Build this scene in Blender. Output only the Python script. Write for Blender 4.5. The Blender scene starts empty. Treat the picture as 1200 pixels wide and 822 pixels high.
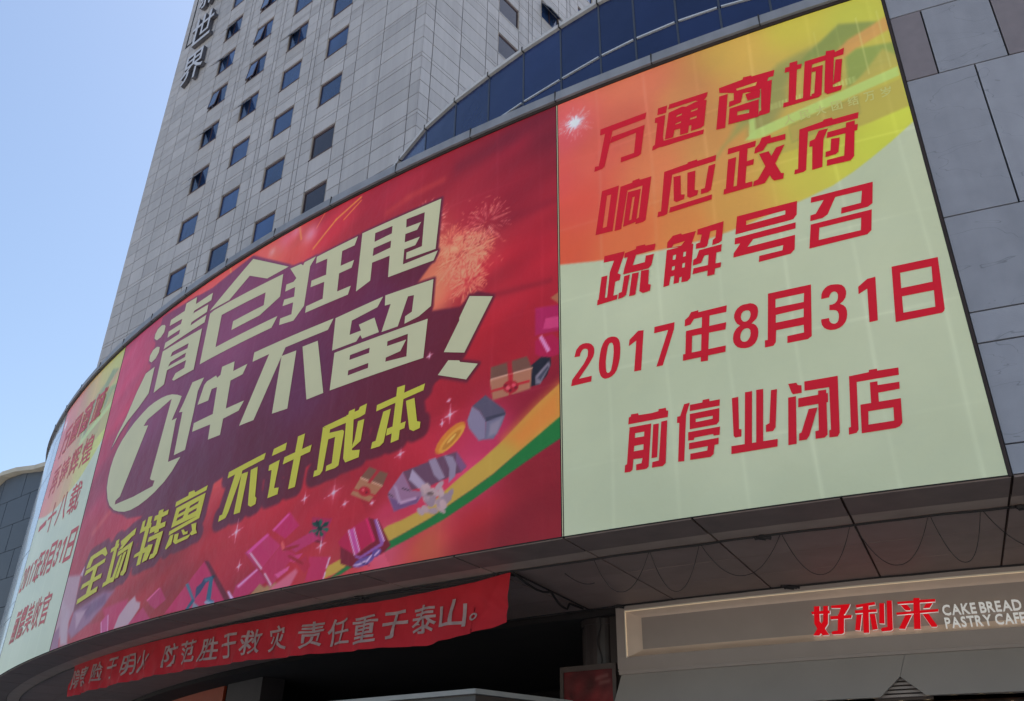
import bpy, bmesh, math, random
import numpy as np
from mathutils import Vector, Matrix
from mathutils.geometry import tessellate_polygon
random.seed(7); RNG=np.random.default_rng(7)
sc=bpy.context.scene; COL=sc.collection
R=math.radians
# ------------------------------------------------------------------ camera
EYE=1.6
cam=bpy.data.cameras.new('camera'); cam.sensor_width=36; cam.lens=1051.9/1200*36; cam.clip_end=3000
co=bpy.data.objects.new('camera',cam); COL.objects.link(co); sc.camera=co
_p,_r=R(28.76),R(.88)
_F=Vector((0,math.cos(_p),math.sin(_p))); _U=Vector((0,-math.sin(_p),math.cos(_p))); _X=Vector((1,0,0))
_Rt=_X*math.cos(_r)+_U*math.sin(_r); _Up=-_X*math.sin(_r)+_U*math.cos(_r)
co.matrix_world=Matrix(((_Rt.x,_Up.x,-_F.x,0),(_Rt.y,_Up.y,-_F.y,0),(_Rt.z,_Up.z,-_F.z,EYE),(0,0,0,1)))
# ------------------------------------------------------------------ light
SUN_AZ,SUN_EL=R(36),R(62)
w=bpy.data.worlds.new('World'); sc.world=w; w.use_nodes=True
nt=w.node_tree; bg=nt.nodes['Background']; sk=nt.nodes.new('ShaderNodeTexSky'); sk.sky_type='NISHITA'
sk.sun_disc=False; sk.sun_elevation=SUN_EL; sk.sun_rotation=SUN_AZ; sk.air_density=1.25; sk.dust_density=1.6; sk.ozone_density=1.6
nt.links.new(sk.outputs[0],bg.inputs[0]); bg.inputs[1].default_value=.12
sl=bpy.data.lights.new('sun','SUN'); sl.energy=4.6; sl.angle=R(.55); sl.color=(1,.95,.87)
so=bpy.data.objects.new('sun',sl); COL.objects.link(so)
sd=Vector((math.sin(SUN_AZ)*math.cos(SUN_EL),math.cos(SUN_AZ)*math.cos(SUN_EL),math.sin(SUN_EL)))
so.rotation_euler=sd.to_track_quat('Z','Y').to_euler(); so.location=sd*200
sc.view_settings.view_transform='Standard'; sc.view_settings.look='None'; sc.view_settings.exposure=0.72; sc.view_settings.gamma=1
sc.cycles.max_bounces=6; sc.cycles.diffuse_bounces=4; sc.cycles.glossy_bounces=3; sc.cycles.use_denoising=True
# ------------------------------------------------------------------ facade plan (metres along the curved wall)
KN=(-58.0, -50.0, -44.0, -38.0, -30.0, -22.0, -14.0, -7.0, 0.0, 8.0, 20.0)
HD=(-2.61799, -2.0944, -1.6057, -1.27409, -0.99968, -0.87871, -0.76044, -0.64502, -0.54613, -0.41506, -0.21845)
P0=(1.0151,16.3371)

_SS=np.arange(-70,30,.05); _h=np.interp(_SS,KN,HD)
_P=np.cumsum(np.stack([np.cos(_h),np.sin(_h)],1)*.05,0); _P=_P-_P[np.argmin(abs(_SS))]+np.array(P0)
def WALL(s,off,z):
    """point on the facade: s metres along it, off metres out of it, z up"""
    s=np.asarray(s,float); h=np.interp(s,KN,HD)
    x=np.interp(s,_SS,_P[:,0])+np.sin(h)*off; y=np.interp(s,_SS,_P[:,1])-np.cos(h)*off
    return np.stack([x,y,np.broadcast_to(np.asarray(z,float),x.shape)],-1)
ZB,ZT=6.60,17.425
# ------------------------------------------------------------------ materials
def lin(c): return tuple(((v/255)/12.92 if v/255<=.04045 else ((v/255+.055)/1.055)**2.4) for v in c)
GAIN=1.55
def ink(c): return tuple(min(.88,v*GAIN) for v in lin(c))
def mat(name,rgb,rough=.6,var=.0,scale=2.0,island=0.,streak=0.,bump=0.,bscale=30.,spec=.5,metal=0.,emit=None,es=0.,attr=None,coat=0.,vein=0.,bdist=.02):
    m=bpy.data.materials.new(name); m.use_nodes=True; n=m.node_tree.nodes; l=m.node_tree.links; b=n['Principled BSDF']
    b.inputs['Roughness'].default_value=rough; b.inputs['Metallic'].default_value=metal; b.inputs['Specular IOR Level'].default_value=spec
    b.inputs['Coat Weight'].default_value=coat
    tc=n.new('ShaderNodeTexCoord'); geo=n.new('ShaderNodeNewGeometry')
    if attr: a=n.new('ShaderNodeAttribute'); a.attribute_name=attr; cur=a.outputs['Color']
    else: c=n.new('ShaderNodeRGB'); c.outputs[0].default_value=(*rgb,1); cur=c.outputs[0]
    def scaleby(fac,lo,hi):
        nonlocal cur
        mr=n.new('ShaderNodeMapRange'); mr.inputs['To Min'].default_value=lo; mr.inputs['To Max'].default_value=hi; l.new(fac,mr.inputs['Value'])
        h=n.new('ShaderNodeHueSaturation'); l.new(mr.outputs[0],h.inputs['Value']); l.new(cur,h.inputs['Color']); cur=h.outputs[0]
    if var:
        t=n.new('ShaderNodeTexNoise'); t.inputs['Scale'].default_value=scale; t.inputs['Detail'].default_value=6; l.new(geo.outputs['Position'],t.inputs['Vector']); scaleby(t.outputs['Fac'],1-var*2,1+var*2)
    if streak:
        mp=n.new('ShaderNodeMapping'); mp.inputs['Scale'].default_value=(3.5,3.5,.12); l.new(geo.outputs['Position'],mp.inputs['Vector'])
        t=n.new('ShaderNodeTexNoise'); t.inputs['Scale'].default_value=1.; t.inputs['Detail'].default_value=5; l.new(mp.outputs[0],t.inputs['Vector']); scaleby(t.outputs['Fac'],1-streak*2,1+streak*2)
    if vein:
        t=n.new('ShaderNodeTexNoise'); t.inputs['Scale'].default_value=.55; t.inputs['Detail'].default_value=3; t.inputs['Distortion'].default_value=.8; mp=n.new('ShaderNodeMapping'); mp.inputs['Scale'].default_value=(1,1,2.4); l.new(geo.outputs['Position'],mp.inputs['Vector']); l.new(mp.outputs[0],t.inputs['Vector'])
        s_=n.new('ShaderNodeMath'); s_.operation='SUBTRACT'; s_.inputs[1].default_value=.5; l.new(t.outputs['Fac'],s_.inputs[0]); a_=n.new('ShaderNodeMath'); a_.operation='ABSOLUTE'; l.new(s_.outputs[0],a_.inputs[0])
        m2=n.new('ShaderNodeMapRange'); m2.inputs['From Max'].default_value=.0035; l.new(a_.outputs[0],m2.inputs['Value']); scaleby(m2.outputs[0],1-vein,1)
    if island:
        oi=n.new('ShaderNodeObjectInfo'); ad=n.new('ShaderNodeMath'); ad.operation='ADD'; l.new(geo.outputs['Random Per Island'],ad.inputs[0]); l.new(oi.outputs['Random'],ad.inputs[1])
        fr=n.new('ShaderNodeMath'); fr.operation='FRACT'; l.new(ad.outputs[0],fr.inputs[0]); scaleby(fr.outputs[0],1-island,1+island)
    l.new(cur,b.inputs['Base Color'])
    if bump:
        t=n.new('ShaderNodeTexNoise'); t.inputs['Scale'].default_value=bscale; t.inputs['Detail'].default_value=5; l.new(geo.outputs['Position'],t.inputs['Vector'])
        bp=n.new('ShaderNodeBump'); bp.inputs['Strength'].default_value=bump; bp.inputs['Distance'].default_value=bdist; l.new(t.outputs['Fac'],bp.inputs['Height']); l.new(bp.outputs[0],b.inputs['Normal'])
    if emit: b.inputs['Emission Color'].default_value=(*emit,1); b.inputs['Emission Strength'].default_value=es
    return m
M={}
M['vinyl']=mat('printed_vinyl',(1,1,1),rough=.40,attr='print_colour',var=.035,scale=.8,bump=.7,bscale=1.0,spec=.27,bdist=.09)
M['vinyl_left']=mat('glossy_vinyl',(1,1,1),rough=.33,attr='print_colour',var=.03,scale=.8,bump=.3,bscale=1.5,spec=.55)
M['red']=mat('red_print',ink((176,20,36)),rough=.42,var=.03,scale=1.5,spec=.2)
M['cream']=mat('cream_print',ink((168,164,132)),rough=.42,var=.03,scale=1.5,spec=.2)
M['yellow']=mat('yellow_print',ink((172,164,58)),rough=.42,var=.03,scale=1.5,spec=.2)
M['ghost']=mat('pale_print',ink((168,165,95)),rough=.5)
M['ghostred']=mat('faded_red_print',ink((160,55,60)),rough=.5,var=.15,scale=3)
M['stone_blue']=mat('blue_grey_stone',(.245,.248,.28),rough=.36,var=.09,scale=2.2,island=.07,streak=.05,bump=.15,bscale=40,vein=.35)
M['stone_brown']=mat('brown_grey_stone',(.17,.145,.155),rough=.5,var=.08,scale=5,bump=.1,bscale=60)
M['dark']=mat('dark_joint',(.02,.018,.02),rough=.9)
M['core']=mat('dark_backing',(.018,.018,.021),rough=.9)
M['coping']=mat('aluminium_coping',(.195,.20,.22),rough=.5,var=.14,scale=1.6,island=.06,streak=.10)
M['trim']=mat('shadow_gap_trim',(.022,.012,.010),rough=.8,var=.3,scale=4)  # near-black brown puts the shade of the gap round the hoardings into colour
M['glass']=mat('blue_drum_glass',(.010,.020,.075),rough=.16,var=.16,scale=.6,island=.2,spec=.45,bump=.3,bscale=.7,bdist=.12)
M['mull']=mat('dark_mullion',(.035,.042,.06),rough=.5)
M['rail']=mat('pale_rail',(.42,.45,.50),rough=.4,var=.1)
M['tile']=mat('tower_tile',(.335,.328,.345),rough=.6,var=.05,scale=.35,island=.09,streak=.085)
M['wframe']=mat('window_frame',(.06,.035,.04),rough=.6)
M['pane']=mat('window_glass',(.020,.045,.125),rough=.08,var=.3,scale=.5,island=.30,spec=.55,bump=.2,bscale=.9,bdist=.1)
M['pane_dark']=mat('dark_window_glass',(.025,.022,.03),rough=.1,spec=.4,var=.2,scale=1)
M['sash']=mat('sash_metal',(.35,.36,.40),rough=.4)
M['pane_open']=mat('open_sash_glass',(.12,.16,.24),rough=.08,spec=.8)
M['reveal']=mat('pale_reveal',(.36,.32,.28),rough=.7,var=.15,scale=2)
M['letter_face']=mat('letter_face',(.42,.43,.48),rough=.4)
M['letter_side']=mat('letter_side',(.06,.06,.075),rough=.5)
M['soffit']=mat('soffit_panel',(.27,.19,.165),rough=.55,var=.12,scale=1.3,island=.07,streak=.04,bump=.1,bscale=4)
M['soffit_edge']=mat('soffit_edge',(.17,.125,.11),rough=.6,var=.15,scale=2)
M['soffit_strip']=mat('soffit_strip',(.36,.27,.22),rough=.55,var=.15,scale=2)
M['joint']=mat('rusty_joint',(.075,.04,.025),rough=.9)
M['cable']=mat('black_cable',(.014,.011,.011),rough=.7)
M['cloth']=mat('red_cloth',(.42,.016,.024),rough=.75,var=.12,scale=1.2,bump=.5,bscale=3.5,spec=.2)
M['cloth_text']=mat('worn_cloth_paint',(.33,.22,.21),rough=.8,var=.22,scale=5,spec=.2)
M['fascia']=mat('fascia_paint',(.34,.275,.235),rough=.5,var=.04,scale=2)
M['bevel']=mat('cove_glow_moulding',(.66,.50,.38),rough=.4,var=.05,scale=3)  # pale warm colour raised to carry the cove glow on the mouldings
M['gilt']=mat('pale_gilt_bead',(.80,.70,.55),rough=.35)
M['bulk']=mat('bulkhead_paint',(.32,.28,.245),rough=.45,var=.05,scale=1.2)
M['signred']=mat('lit_red_acrylic',(.45,.002,.008),rough=.5,spec=.1,emit=(1,.003,.012),es=.24)
M['signwhite']=mat('white_edge',(.80,.80,.78),rough=.4,emit=(1,.95,.9),es=.13)
M['led']=mat('warm_light_strip',(.8,.7,.5),emit=(1,.74,.45),es=.28)
M['lamp']=mat('warm_shop_lamp',(.8,.7,.5),emit=(1,.72,.4),es=5)
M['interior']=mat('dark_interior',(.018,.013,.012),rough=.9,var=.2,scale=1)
M['pillar']=mat('brown_stone_pillar',(.032,.022,.02),rough=.35,var=.25,scale=2.2,streak=.1)
M['greycol']=mat('grey_pier',(.035,.03,.033),rough=.6,var=.1,streak=.1)
M['orange']=mat('orange_panel',(.36,.05,.012),rough=.5,var=.08)
M['frame']=mat('poster_frame',(.07,.048,.04),rough=.5,var=.2,scale=4)
M['slab']=mat('grey_roof_slab',(.30,.29,.27),rough=.5,var=.1)
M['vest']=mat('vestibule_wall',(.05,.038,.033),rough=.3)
M['shopglass']=mat('shop_glass',(.03,.018,.014),rough=.06,spec=.4)
M['drumcop']=mat('pale_drum_coping',(.40,.40,.41),rough=.5,var=.12,scale=2)
M['stone_gloss']=mat('sky_sheen_stone',(.36,.37,.40),rough=.16,var=.08,scale=2,island=.06,spec=.7,coat=.4)  # paler, glossier copy of the cladding; its tone imitates grazing sky reflection
M['annex']=mat('annex_stone',(.032,.043,.065),rough=.5,var=.08,scale=1,island=.05)
M['annexcop']=mat('annex_coping',(.40,.37,.31),rough=.6,var=.12,scale=2)
M['roof']=mat('roof_felt',(.12,.12,.12),rough=.9)
M['back']=mat('rear_wall',(.22,.22,.23),rough=.8)
# ------------------------------------------------------------------ object helpers
def empty(name,label,cat,loc=(0,0,0),group=None):
    o=bpy.data.objects.new(name,None); COL.objects.link(o); o.location=loc; o['label']=label; o['category']=cat
    if group: o['group']=group
    bpy.context.view_layer.update(); return o
def tag(o,label,cat,group=None):
    o['label']=label; o['category']=cat
    if group: o['group']=group
    return o
class MB:
    def __init__(s): s.v=[];s.f=[];s.m=[];s.n=0
    def add(s,V,F,mi=0):
        V=np.asarray(V,float).reshape(-1,3); s.v.append(V); s.f+= [tuple(i+s.n for i in f) for f in F]; s.m+=[mi]*len(F); s.n+=len(V)
    def build(s,name,mats,parent=None,smooth=False,kind=None):
        me=bpy.data.meshes.new(name); me.from_pydata(np.concatenate(s.v).tolist(),[],s.f)
        for m in (mats if isinstance(mats,(list,tuple)) else [mats]): me.materials.append(m)
        me.polygons.foreach_set('material_index',s.m)
        if smooth: me.polygons.foreach_set('use_smooth',[True]*len(s.f))
        me.update(); o=bpy.data.objects.new(name,me); COL.objects.link(o)
        if parent: o.parent=parent; o.matrix_parent_inverse=Matrix.Translation(-parent.location)
        if kind: o['kind']=kind
        return o
QB=[(0,3,2,1),(4,5,6,7),(0,1,5,4),(1,2,6,5),(2,3,7,6),(3,0,4,7)]
def cbox(s0,s1,z0,z1,o0,o1,n=None,o0b=None,o1b=None):
    """curved box on the facade; o0 inner, o1 outer (b: at the bottom)"""
    n=n or max(1,int(round((s1-s0)/.8))); S=np.linspace(s0,s1,n+1); o0b=o0 if o0b is None else o0b; o1b=o1 if o1b is None else o1b
    rows=[WALL(S,o1b,z0),WALL(S,o0b,z0),WALL(S,o0,z1),WALL(S,o1,z1)]
    V=np.stack(rows,1).reshape(-1,3); F=[]
    for i in range(n):
        a=i*4;b=a+4
        for k in range(4): F.append((a+k,b+k,b+(k+1)%4,a+(k+1)%4))
    F.append((0,1,2,3)); e=n*4; F.append((e+3,e+2,e+1,e)); return V,F
def box(x0,x1,y0,y1,z0,z1):
    V=[(x0,y0,z0),(x1,y0,z0),(x1,y1,z0),(x0,y1,z0),(x0,y0,z1),(x1,y0,z1),(x1,y1,z1),(x0,y1,z1)]; return V,QB
def obox(C,d,n,a0,a1,z0,z1,o0,o1):
    """box on a plane through C, along d, out along n"""
    V=[]
    for z in (z0,z1):
        for a,o in ((a0,o0),(a1,o0),(a1,o1),(a0,o1)): V.append((C[0]+d[0]*a+n[0]*o,C[1]+d[1]*a+n[1]*o,z))
    return V,QB
def tube(pts,r,n=6):
    P=[Vector(p) for p in pts]; V=[];F=[]
    for i,p in enumerate(P):
        t=(P[min(i+1,len(P)-1)]-P[max(i-1,0)]).normalized(); a=t.orthogonal().normalized() if i==0 else (pa-t*pa.dot(t)).normalized(); pa=a; b=t.cross(a)
        for k in range(n): g=2*math.pi*k/n; V.append(p+(a*math.cos(g)+b*math.sin(g))*r)
    for i in range(len(P)-1):
        for k in range(n): F.append((i*n+k,i*n+(k+1)%n,(i+1)*n+(k+1)%n,(i+1)*n+k))
    F.append(tuple(range(n))[::-1]); F.append(tuple((len(P)-1)*n+k for k in range(n))); return V,F
def one(name,VF,m,parent=None,**k):
    b=MB(); b.add(*VF); return b.build(name,m,parent,**k)
def poly_mesh(rings,off,mapf,step=.5):
    """flat (a,z) rings -> triangles, cut every step metres so they follow the curve"""
    v2=[Vector((x,z,0)) for r in rings for x,z in r]; tr=tessellate_polygon([[Vector((x,z,0)) for x,z in r] for r in rings])
    bm=bmesh.new(); vs=[bm.verts.new(v) for v in v2]
    for t in tr:
        try: bm.faces.new([vs[i] for i in t])
        except ValueError: pass
    xs=[v.x for v in v2]; a=math.ceil(min(xs)/step)*step
    while a<max(xs):
        bmesh.ops.bisect_plane(bm,geom=bm.verts[:]+bm.edges[:]+bm.faces[:],plane_co=(a,0,0),plane_no=(1,0,0)); a+=step
    bm.verts.ensure_lookup_table(); bm.verts.index_update(); V=np.array([v.co[:] for v in bm.verts]); F=[[v.index for v in f.verts] for f in bm.faces]; bm.free()
    out=mapf(V[:,0],off,V[:,1]); 
    # make every face look out of the wall
    G=[]
    for f in F:
        p=V[f]; ar=sum(p[i][0]*p[(i+1)%len(f)][1]-p[(i+1)%len(f)][0]*p[i][1] for i in range(len(f))); G.append(f if ar>0 else f[::-1])
    return out,G
_gc={};_ga={}
def glyph(ch,bold=0.,ext=0.):
    k=(ch,bold,ext)
    if k not in _gc:
        c=bpy.data.curves.new('t','FONT'); c.body=ch; c.offset=bold; c.extrude=ext; c.resolution_u=3
        o=bpy.data.objects.new('t',c); COL.objects.link(o); bpy.context.view_layer.update()
        ev=o.evaluated_get(bpy.context.evaluated_depsgraph_get()); m=ev.to_mesh()
        V=np.array([v.co[:] for v in m.vertices]); F=[list(p.vertices) for p in m.polygons]; ar=sum(p.area for p in m.polygons); ev.to_mesh_clear()
        bpy.data.objects.remove(o); bpy.data.curves.remove(c)
        if bold>.001:   # a too bold outline can fold over itself: fall back to a lighter one
            lo=glyph(ch,bold/2,ext)
            if ar<_ga[(ch,bold/2,ext)]*1.03: V,F=lo; ar=_ga[(ch,bold/2,ext)]
        _ga[k]=ar; _gc[k]=(V,F)
    return _gc[k]
def put_glyph(mb,ch,sc_,zc,w_,h_,off,mapf=WALL,bold=.02,ext=0.,depth=0.,mi=0,fit=True,slant=0.,cut=0):
    V,F=glyph(ch,bold,ext)
    if cut:
        bm=bmesh.new(); vs=[bm.verts.new(v) for v in V]
        for f in F:
            try: bm.faces.new([vs[i] for i in f])
            except ValueError: pass
        for ax in (0,1):
            for a in np.arange(V[:,ax].min(),V[:,ax].max(),cut)[1:]:
                n_=[0,0,0]; n_[ax]=1; c_=[0,0,0]; c_[ax]=a; bmesh.ops.bisect_plane(bm,geom=bm.verts[:]+bm.edges[:]+bm.faces[:],plane_co=c_,plane_no=n_)
        bm.verts.index_update(); V=np.array([v.co[:] for v in bm.verts]); F=[[v.index for v in f.verts] for f in bm.faces]; bm.free()
    if fit: lo,hi=V[:,:2].min(0),V[:,:2].max(0)
    else: lo,hi=np.array([.0,-.1]),np.array([.96,.86])
    u=(V[:,:2]-(lo+hi)/2)/(hi-lo); o=off+(V[:,2]/max(ext,1e-6))*depth if ext else off
    mb.add(mapf(sc_+u[:,0]*w_+u[:,1]*slant,o,zc+u[:,1]*h_),F,mi)
TITLE=[
('清',[[(-16230,16783,-16220,16539,-16413,16419,-16715,16414,-16962,16584,-16982,16755,-16853,16910,-16561,16947,-16335,16870)],[(-16311,15998,-16274,15792,-16427,15615,-16723,15568,-16958,15713,-16998,15921,-16845,16080,-16549,16103)],[(-16992,15242,-16339,15266,-16339,14283,-16941,13961,-17616,13704,-18085,13430,-18393,13151,-18581,13011,-18275,13468,-17858,13910,-17427,14686)],[(-14898,17111,-14204,17065,-14164,16784,-13134,16787,-13142,16504,-14185,16544,-14212,16457,-13287,16410,-13271,16128,-14208,16119,-14227,16008,-13270,16024,-13289,15753,-15915,15762,-15899,16004,-14958,15972,-14947,16137,-15823,16167,-15843,16404,-14985,16364,-14956,16544,-15860,16635,-15864,16869,-14915,16829)],[(-15951,15691,-13370,15567,-13363,14116,-14582,14143,-14720,14222,-14564,14400,-14030,14399,-14016,14670,-15262,14750,-15249,14237,-15929,14166),(-15219,15225,-15154,15373,-14085,15297,-14101,15121),(-15240,14878,-15129,15001,-14129,14977,-14140,14821)]]),
('仓',[[(-11045,17152,-9101,16052,-10086,16042,-11064,16545,-12002,16047,-13114,16100)],[(-9310,15884,-9284,15107,-10137,14802,-11536,14818,-11534,15123,-10027,15101,-10043,15543,-12283,15628,-12277,14500,-9260,14454,-9452,14144,-13052,14185,-13045,15971,-12835,16012)]]),
('狂',[[(-9008,15946,-8543,15914,-8427,15821,-8386,15905,-7907,15911,-8102,15658,-8122,14369,-8491,14032,-9114,14110,-9112,14319,-8625,14283,-8628,14668,-9097,14718,-9063,14919,-8625,14852,-8644,15180,-9079,15195,-9074,15430,-8762,15398,-8651,15481)],[(-7862,15879,-6259,15905,-6345,15642,-6817,15647,-6806,15158,-6298,15150,-6358,14927,-6828,14923,-6817,14345,-6311,14336,-6380,14090,-8025,14110,-8024,14316,-7366,14321,-7393,14869,-7950,14906,-7950,15118,-7360,15084,-7395,15630,-7862,15652)]]),
('甩',[[(-6094,15931,-3384,15916,-3462,14396,-4410,14437,-4411,14647,-3911,14649,-3901,15704,-4509,15733,-4498,15461,-3999,15437,-4116,15238,-4507,15260,-4506,14997,-4007,14976,-4134,14768,-4499,14781,-4501,14319,-3390,14320,-3502,14070,-4974,14107,-4989,14774,-5601,14790,-5600,14233,-6088,14080),(-5602,15736,-4989,15715,-4988,15476,-5592,15447),(-5602,15248,-4988,15248,-4988,15026,-5607,15001)]]),
('一',[[(-13799,13357,-13877,13144,-14131,12647,-13812,12638,-13859,12542,-13792,11221,-13083,11194,-13412,10840,-13771,10601,-14259,10400,-14690,10280,-15153,10203,-15661,10182,-16100,10226,-16597,10351,-16990,10487,-17469,10755,-17789,11054,-18094,11487,-18184,11843,-18208,12186,-18145,12509,-17980,12804,-17719,13053,-17382,13253,-16974,13454,-16501,13607,-16110,13714,-15701,13756,-15227,13757,-14867,13720,-14500,13643,-14121,13508),(-14457,13478,-14761,10943,-14641,10869,-14418,10803,-14467,10640,-15687,10603,-17021,10666,-17027,10799,-16740,10867,-15778,12982,-16145,13063,-15926,13229,-15167,13340)]]),
('件',[[(-13279,13651,-12611,13594,-12825,13211,-12822,12508,-12883,11357,-13505,11355,-13532,12752,-13753,12797,-13586,13049)],[(-12385,13390,-11913,13427,-11826,13323,-11674,13371,-11662,13631,-11032,13597,-11009,13276,-10340,13290,-10487,13009,-11061,12991,-11038,12108,-10189,12106,-10368,11853,-11082,11812,-11089,11326,-11687,11345,-11713,11816,-12671,11856,-12670,12127,-11688,12130,-11734,12997,-12019,13022,-12085,12674,-12672,12714,-12503,13308)]]),
('不',[[(-10092,13568,-6825,13517,-6989,13229,-8661,13253,-9583,11355,-10220,11361,-9362,13275,-10105,13275)],[(-8775,13021,-8164,12995,-8186,11299,-8806,11323)],[(-7923,13030,-7329,13014,-6852,11367,-7464,11350)]]),
('留',[[(-6745,13498,-5082,13568,-5243,13312,-6115,13211,-6139,12799,-5740,12798,-5839,13000,-5312,13031,-5109,12550,-5671,12542,-5748,12673,-5868,12524,-6724,12528)],[(-5005,13573,-3464,13507,-3486,12754,-3838,12583,-4282,12519,-4279,12726,-4074,12788,-4047,13252,-4239,13282,-4493,12513,-5019,12521,-4796,13252,-4990,13267)],[(-6620,12429,-3558,12425,-3612,11393,-6625,11369),(-6035,12184,-5365,12192,-5371,12046,-6035,12049),(-6036,11753,-5360,11765,-5355,11628,-6035,11616),(-4788,12187,-4143,12197,-4131,11581,-4796,11633,-4791,11742,-4340,11785,-4184,12050,-4785,12054)]]),
('!',[[(-2357,12656,-1711,12439,-2436,11192,-3019,11370,-2620,12082,-2623,12153)],[(-2875,11121,-2566,11029,-2540,10983,-2055,10806,-2351,10497,-3151,10820)]]),
]
SUB=[
('全',[[(-18017,9211,-17721,9253,-17735,9088,-17848,8861,-18175,8863,-18148,9008)],[(-18017,9211,-16932,9313,-16655,9057,-16787,8994,-17097,9130,-17755,9082)],[(-18136,8801,-16719,8928,-16725,8806,-18183,8652)],[(-17505,8797,-17207,8795,-17354,7937,-17676,7937)],[(-18162,8380,-16730,8479,-16736,8341,-18222,8234)],[(-18271,7946,-16811,8104,-16812,7942,-18264,7792)]]),
('场',[[(-16195,9342,-15989,9366,-16017,8098,-16293,8094)],[(-16447,9149,-15914,9219,-15927,9090,-16444,9029)],[(-16465,8131,-15840,8223,-15857,8070,-16465,8004)],[(-15837,9261,-14930,9485,-14947,9284,-15747,9120)],[(-15205,9424,-14956,9342,-15609,8998,-15877,8993)],[(-15853,8945,-14958,9093,-14951,8942,-15850,8806)],[(-15165,9048,-14970,9061,-14994,8214,-15131,8122,-15327,8164,-15334,8253,-15236,8298)],[(-15439,8844,-15256,8852,-15437,8124,-15658,8112)],[(-15653,8799,-15499,8812,-15699,8043,-15914,8051)]]),
('特',[[(-14290,9665,-14042,9643,-14184,8279,-14411,8269)],[(-14599,9591,-14430,9615,-14428,9335,-14642,9228)],[(-14567,9372,-13993,9434,-13990,9296,-14608,9245)],[(-14658,8634,-13973,8744,-13982,8585,-14681,8541)],[(-13682,9712,-13417,9713,-13455,9058,-13701,9050)],[(-13865,9593,-13109,9626,-13107,9489,-13883,9451)],[(-13984,9283,-13142,9295,-13128,9146,-13988,9107)],[(-13965,8997,-13187,9035,-13189,8890,-13985,8862)],[(-13430,8995,-13177,9010,-13270,8415,-13416,8321,-13678,8320,-13656,8448,-13510,8459)],[(-13906,8770,-13626,8739,-13659,8581,-13792,8322,-14075,8297,-14031,8517)]]),
('惠',[[(-12778,9769,-12167,9819,-12165,9911,-11894,9912,-11835,9837,-11237,9904,-11259,9768,-12778,9632)],[(-12685,9573,-11270,9702,-11340,9118,-12766,9026),(-12494,9436,-12151,9477,-12189,9390,-12520,9353),(-11951,9483,-11540,9538,-11561,9464,-11979,9410),(-12522,9262,-12189,9295,-12227,9208,-12553,9173),(-11953,9294,-11575,9346,-11588,9266,-11982,9221)],[(-12825,8940,-11342,9126,-11352,9017,-12817,8825)],[(-12738,8802,-12552,8810,-12571,8546,-12810,8434,-12866,8471)],[(-12489,8791,-12267,8785,-12283,8602,-11664,8638,-11690,8581,-11761,8540,-12347,8496,-12497,8587)],[(-12167,8847,-12031,8842,-11953,8753,-11804,8761,-11808,8677,-12021,8681)],[(-11691,8912,-11445,8911,-11418,8729,-11319,8601,-11583,8590,-11682,8653,-11590,8726)]]),
('不',[[(-10316,10054,-8808,10232,-8840,10066,-10328,9884)],[(-9996,9968,-9697,9999,-9724,9812,-10024,8896,-10105,8769,-10414,8723,-10401,8882,-10286,8895)],[(-9708,9864,-9436,9864,-9504,8791,-9767,8791)],[(-9330,9887,-9049,9914,-8965,9104,-8895,9037,-8902,8888,-9076,8853,-9206,8918,-9232,9089)]]),
('计',[[(-8493,10258,-7999,10313,-8021,10119,-8533,10077)],[(-8575,9840,-8185,9894,-8245,9163,-8062,9142,-8077,8972,-8454,8946,-8435,9256,-8452,9686,-8579,9690)],[(-7591,10373,-7338,10393,-7448,9030,-7694,9020)],[(-8005,9917,-7029,10021,-7055,9844,-8034,9734)]]),
('成',[[(-6681,10406,-5868,10503,-5847,10603,-5653,10624,-5659,10537,-5529,10550,-5495,10626,-5271,10656,-5299,10393,-5451,10354,-6472,10272)],[(-6703,10401,-6436,10273,-6527,9239,-6614,9156,-6834,9145,-6822,9296,-6730,9300)],[(-6468,10186,-5998,10155,-5938,10106,-6000,9259,-6104,9214,-6416,9198,-6415,9333,-6239,9362,-6228,10030,-6479,10020)],[(-5915,10515,-5666,10486,-5603,9540,-5349,9499,-5360,9318,-5784,9279,-5867,9397)],[(-5503,10253,-5300,10261,-5347,9718,-5609,9582,-5601,9682,-5552,9800)]]),
('本',[[(-4935,10526,-3509,10705,-3544,10543,-4946,10366)],[(-4340,10823,-4104,10829,-4170,9479,-4406,9451)],[(-4547,9832,-3998,9884,-4023,9724,-4561,9662)],[(-4712,10296,-4483,10317,-4615,9515,-4729,9442,-4996,9436,-4974,9598,-4871,9607)],[(-4037,10398,-3788,10413,-3663,9804,-3560,9763,-3572,9619,-3749,9585,-3872,9656)]]),
]
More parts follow.
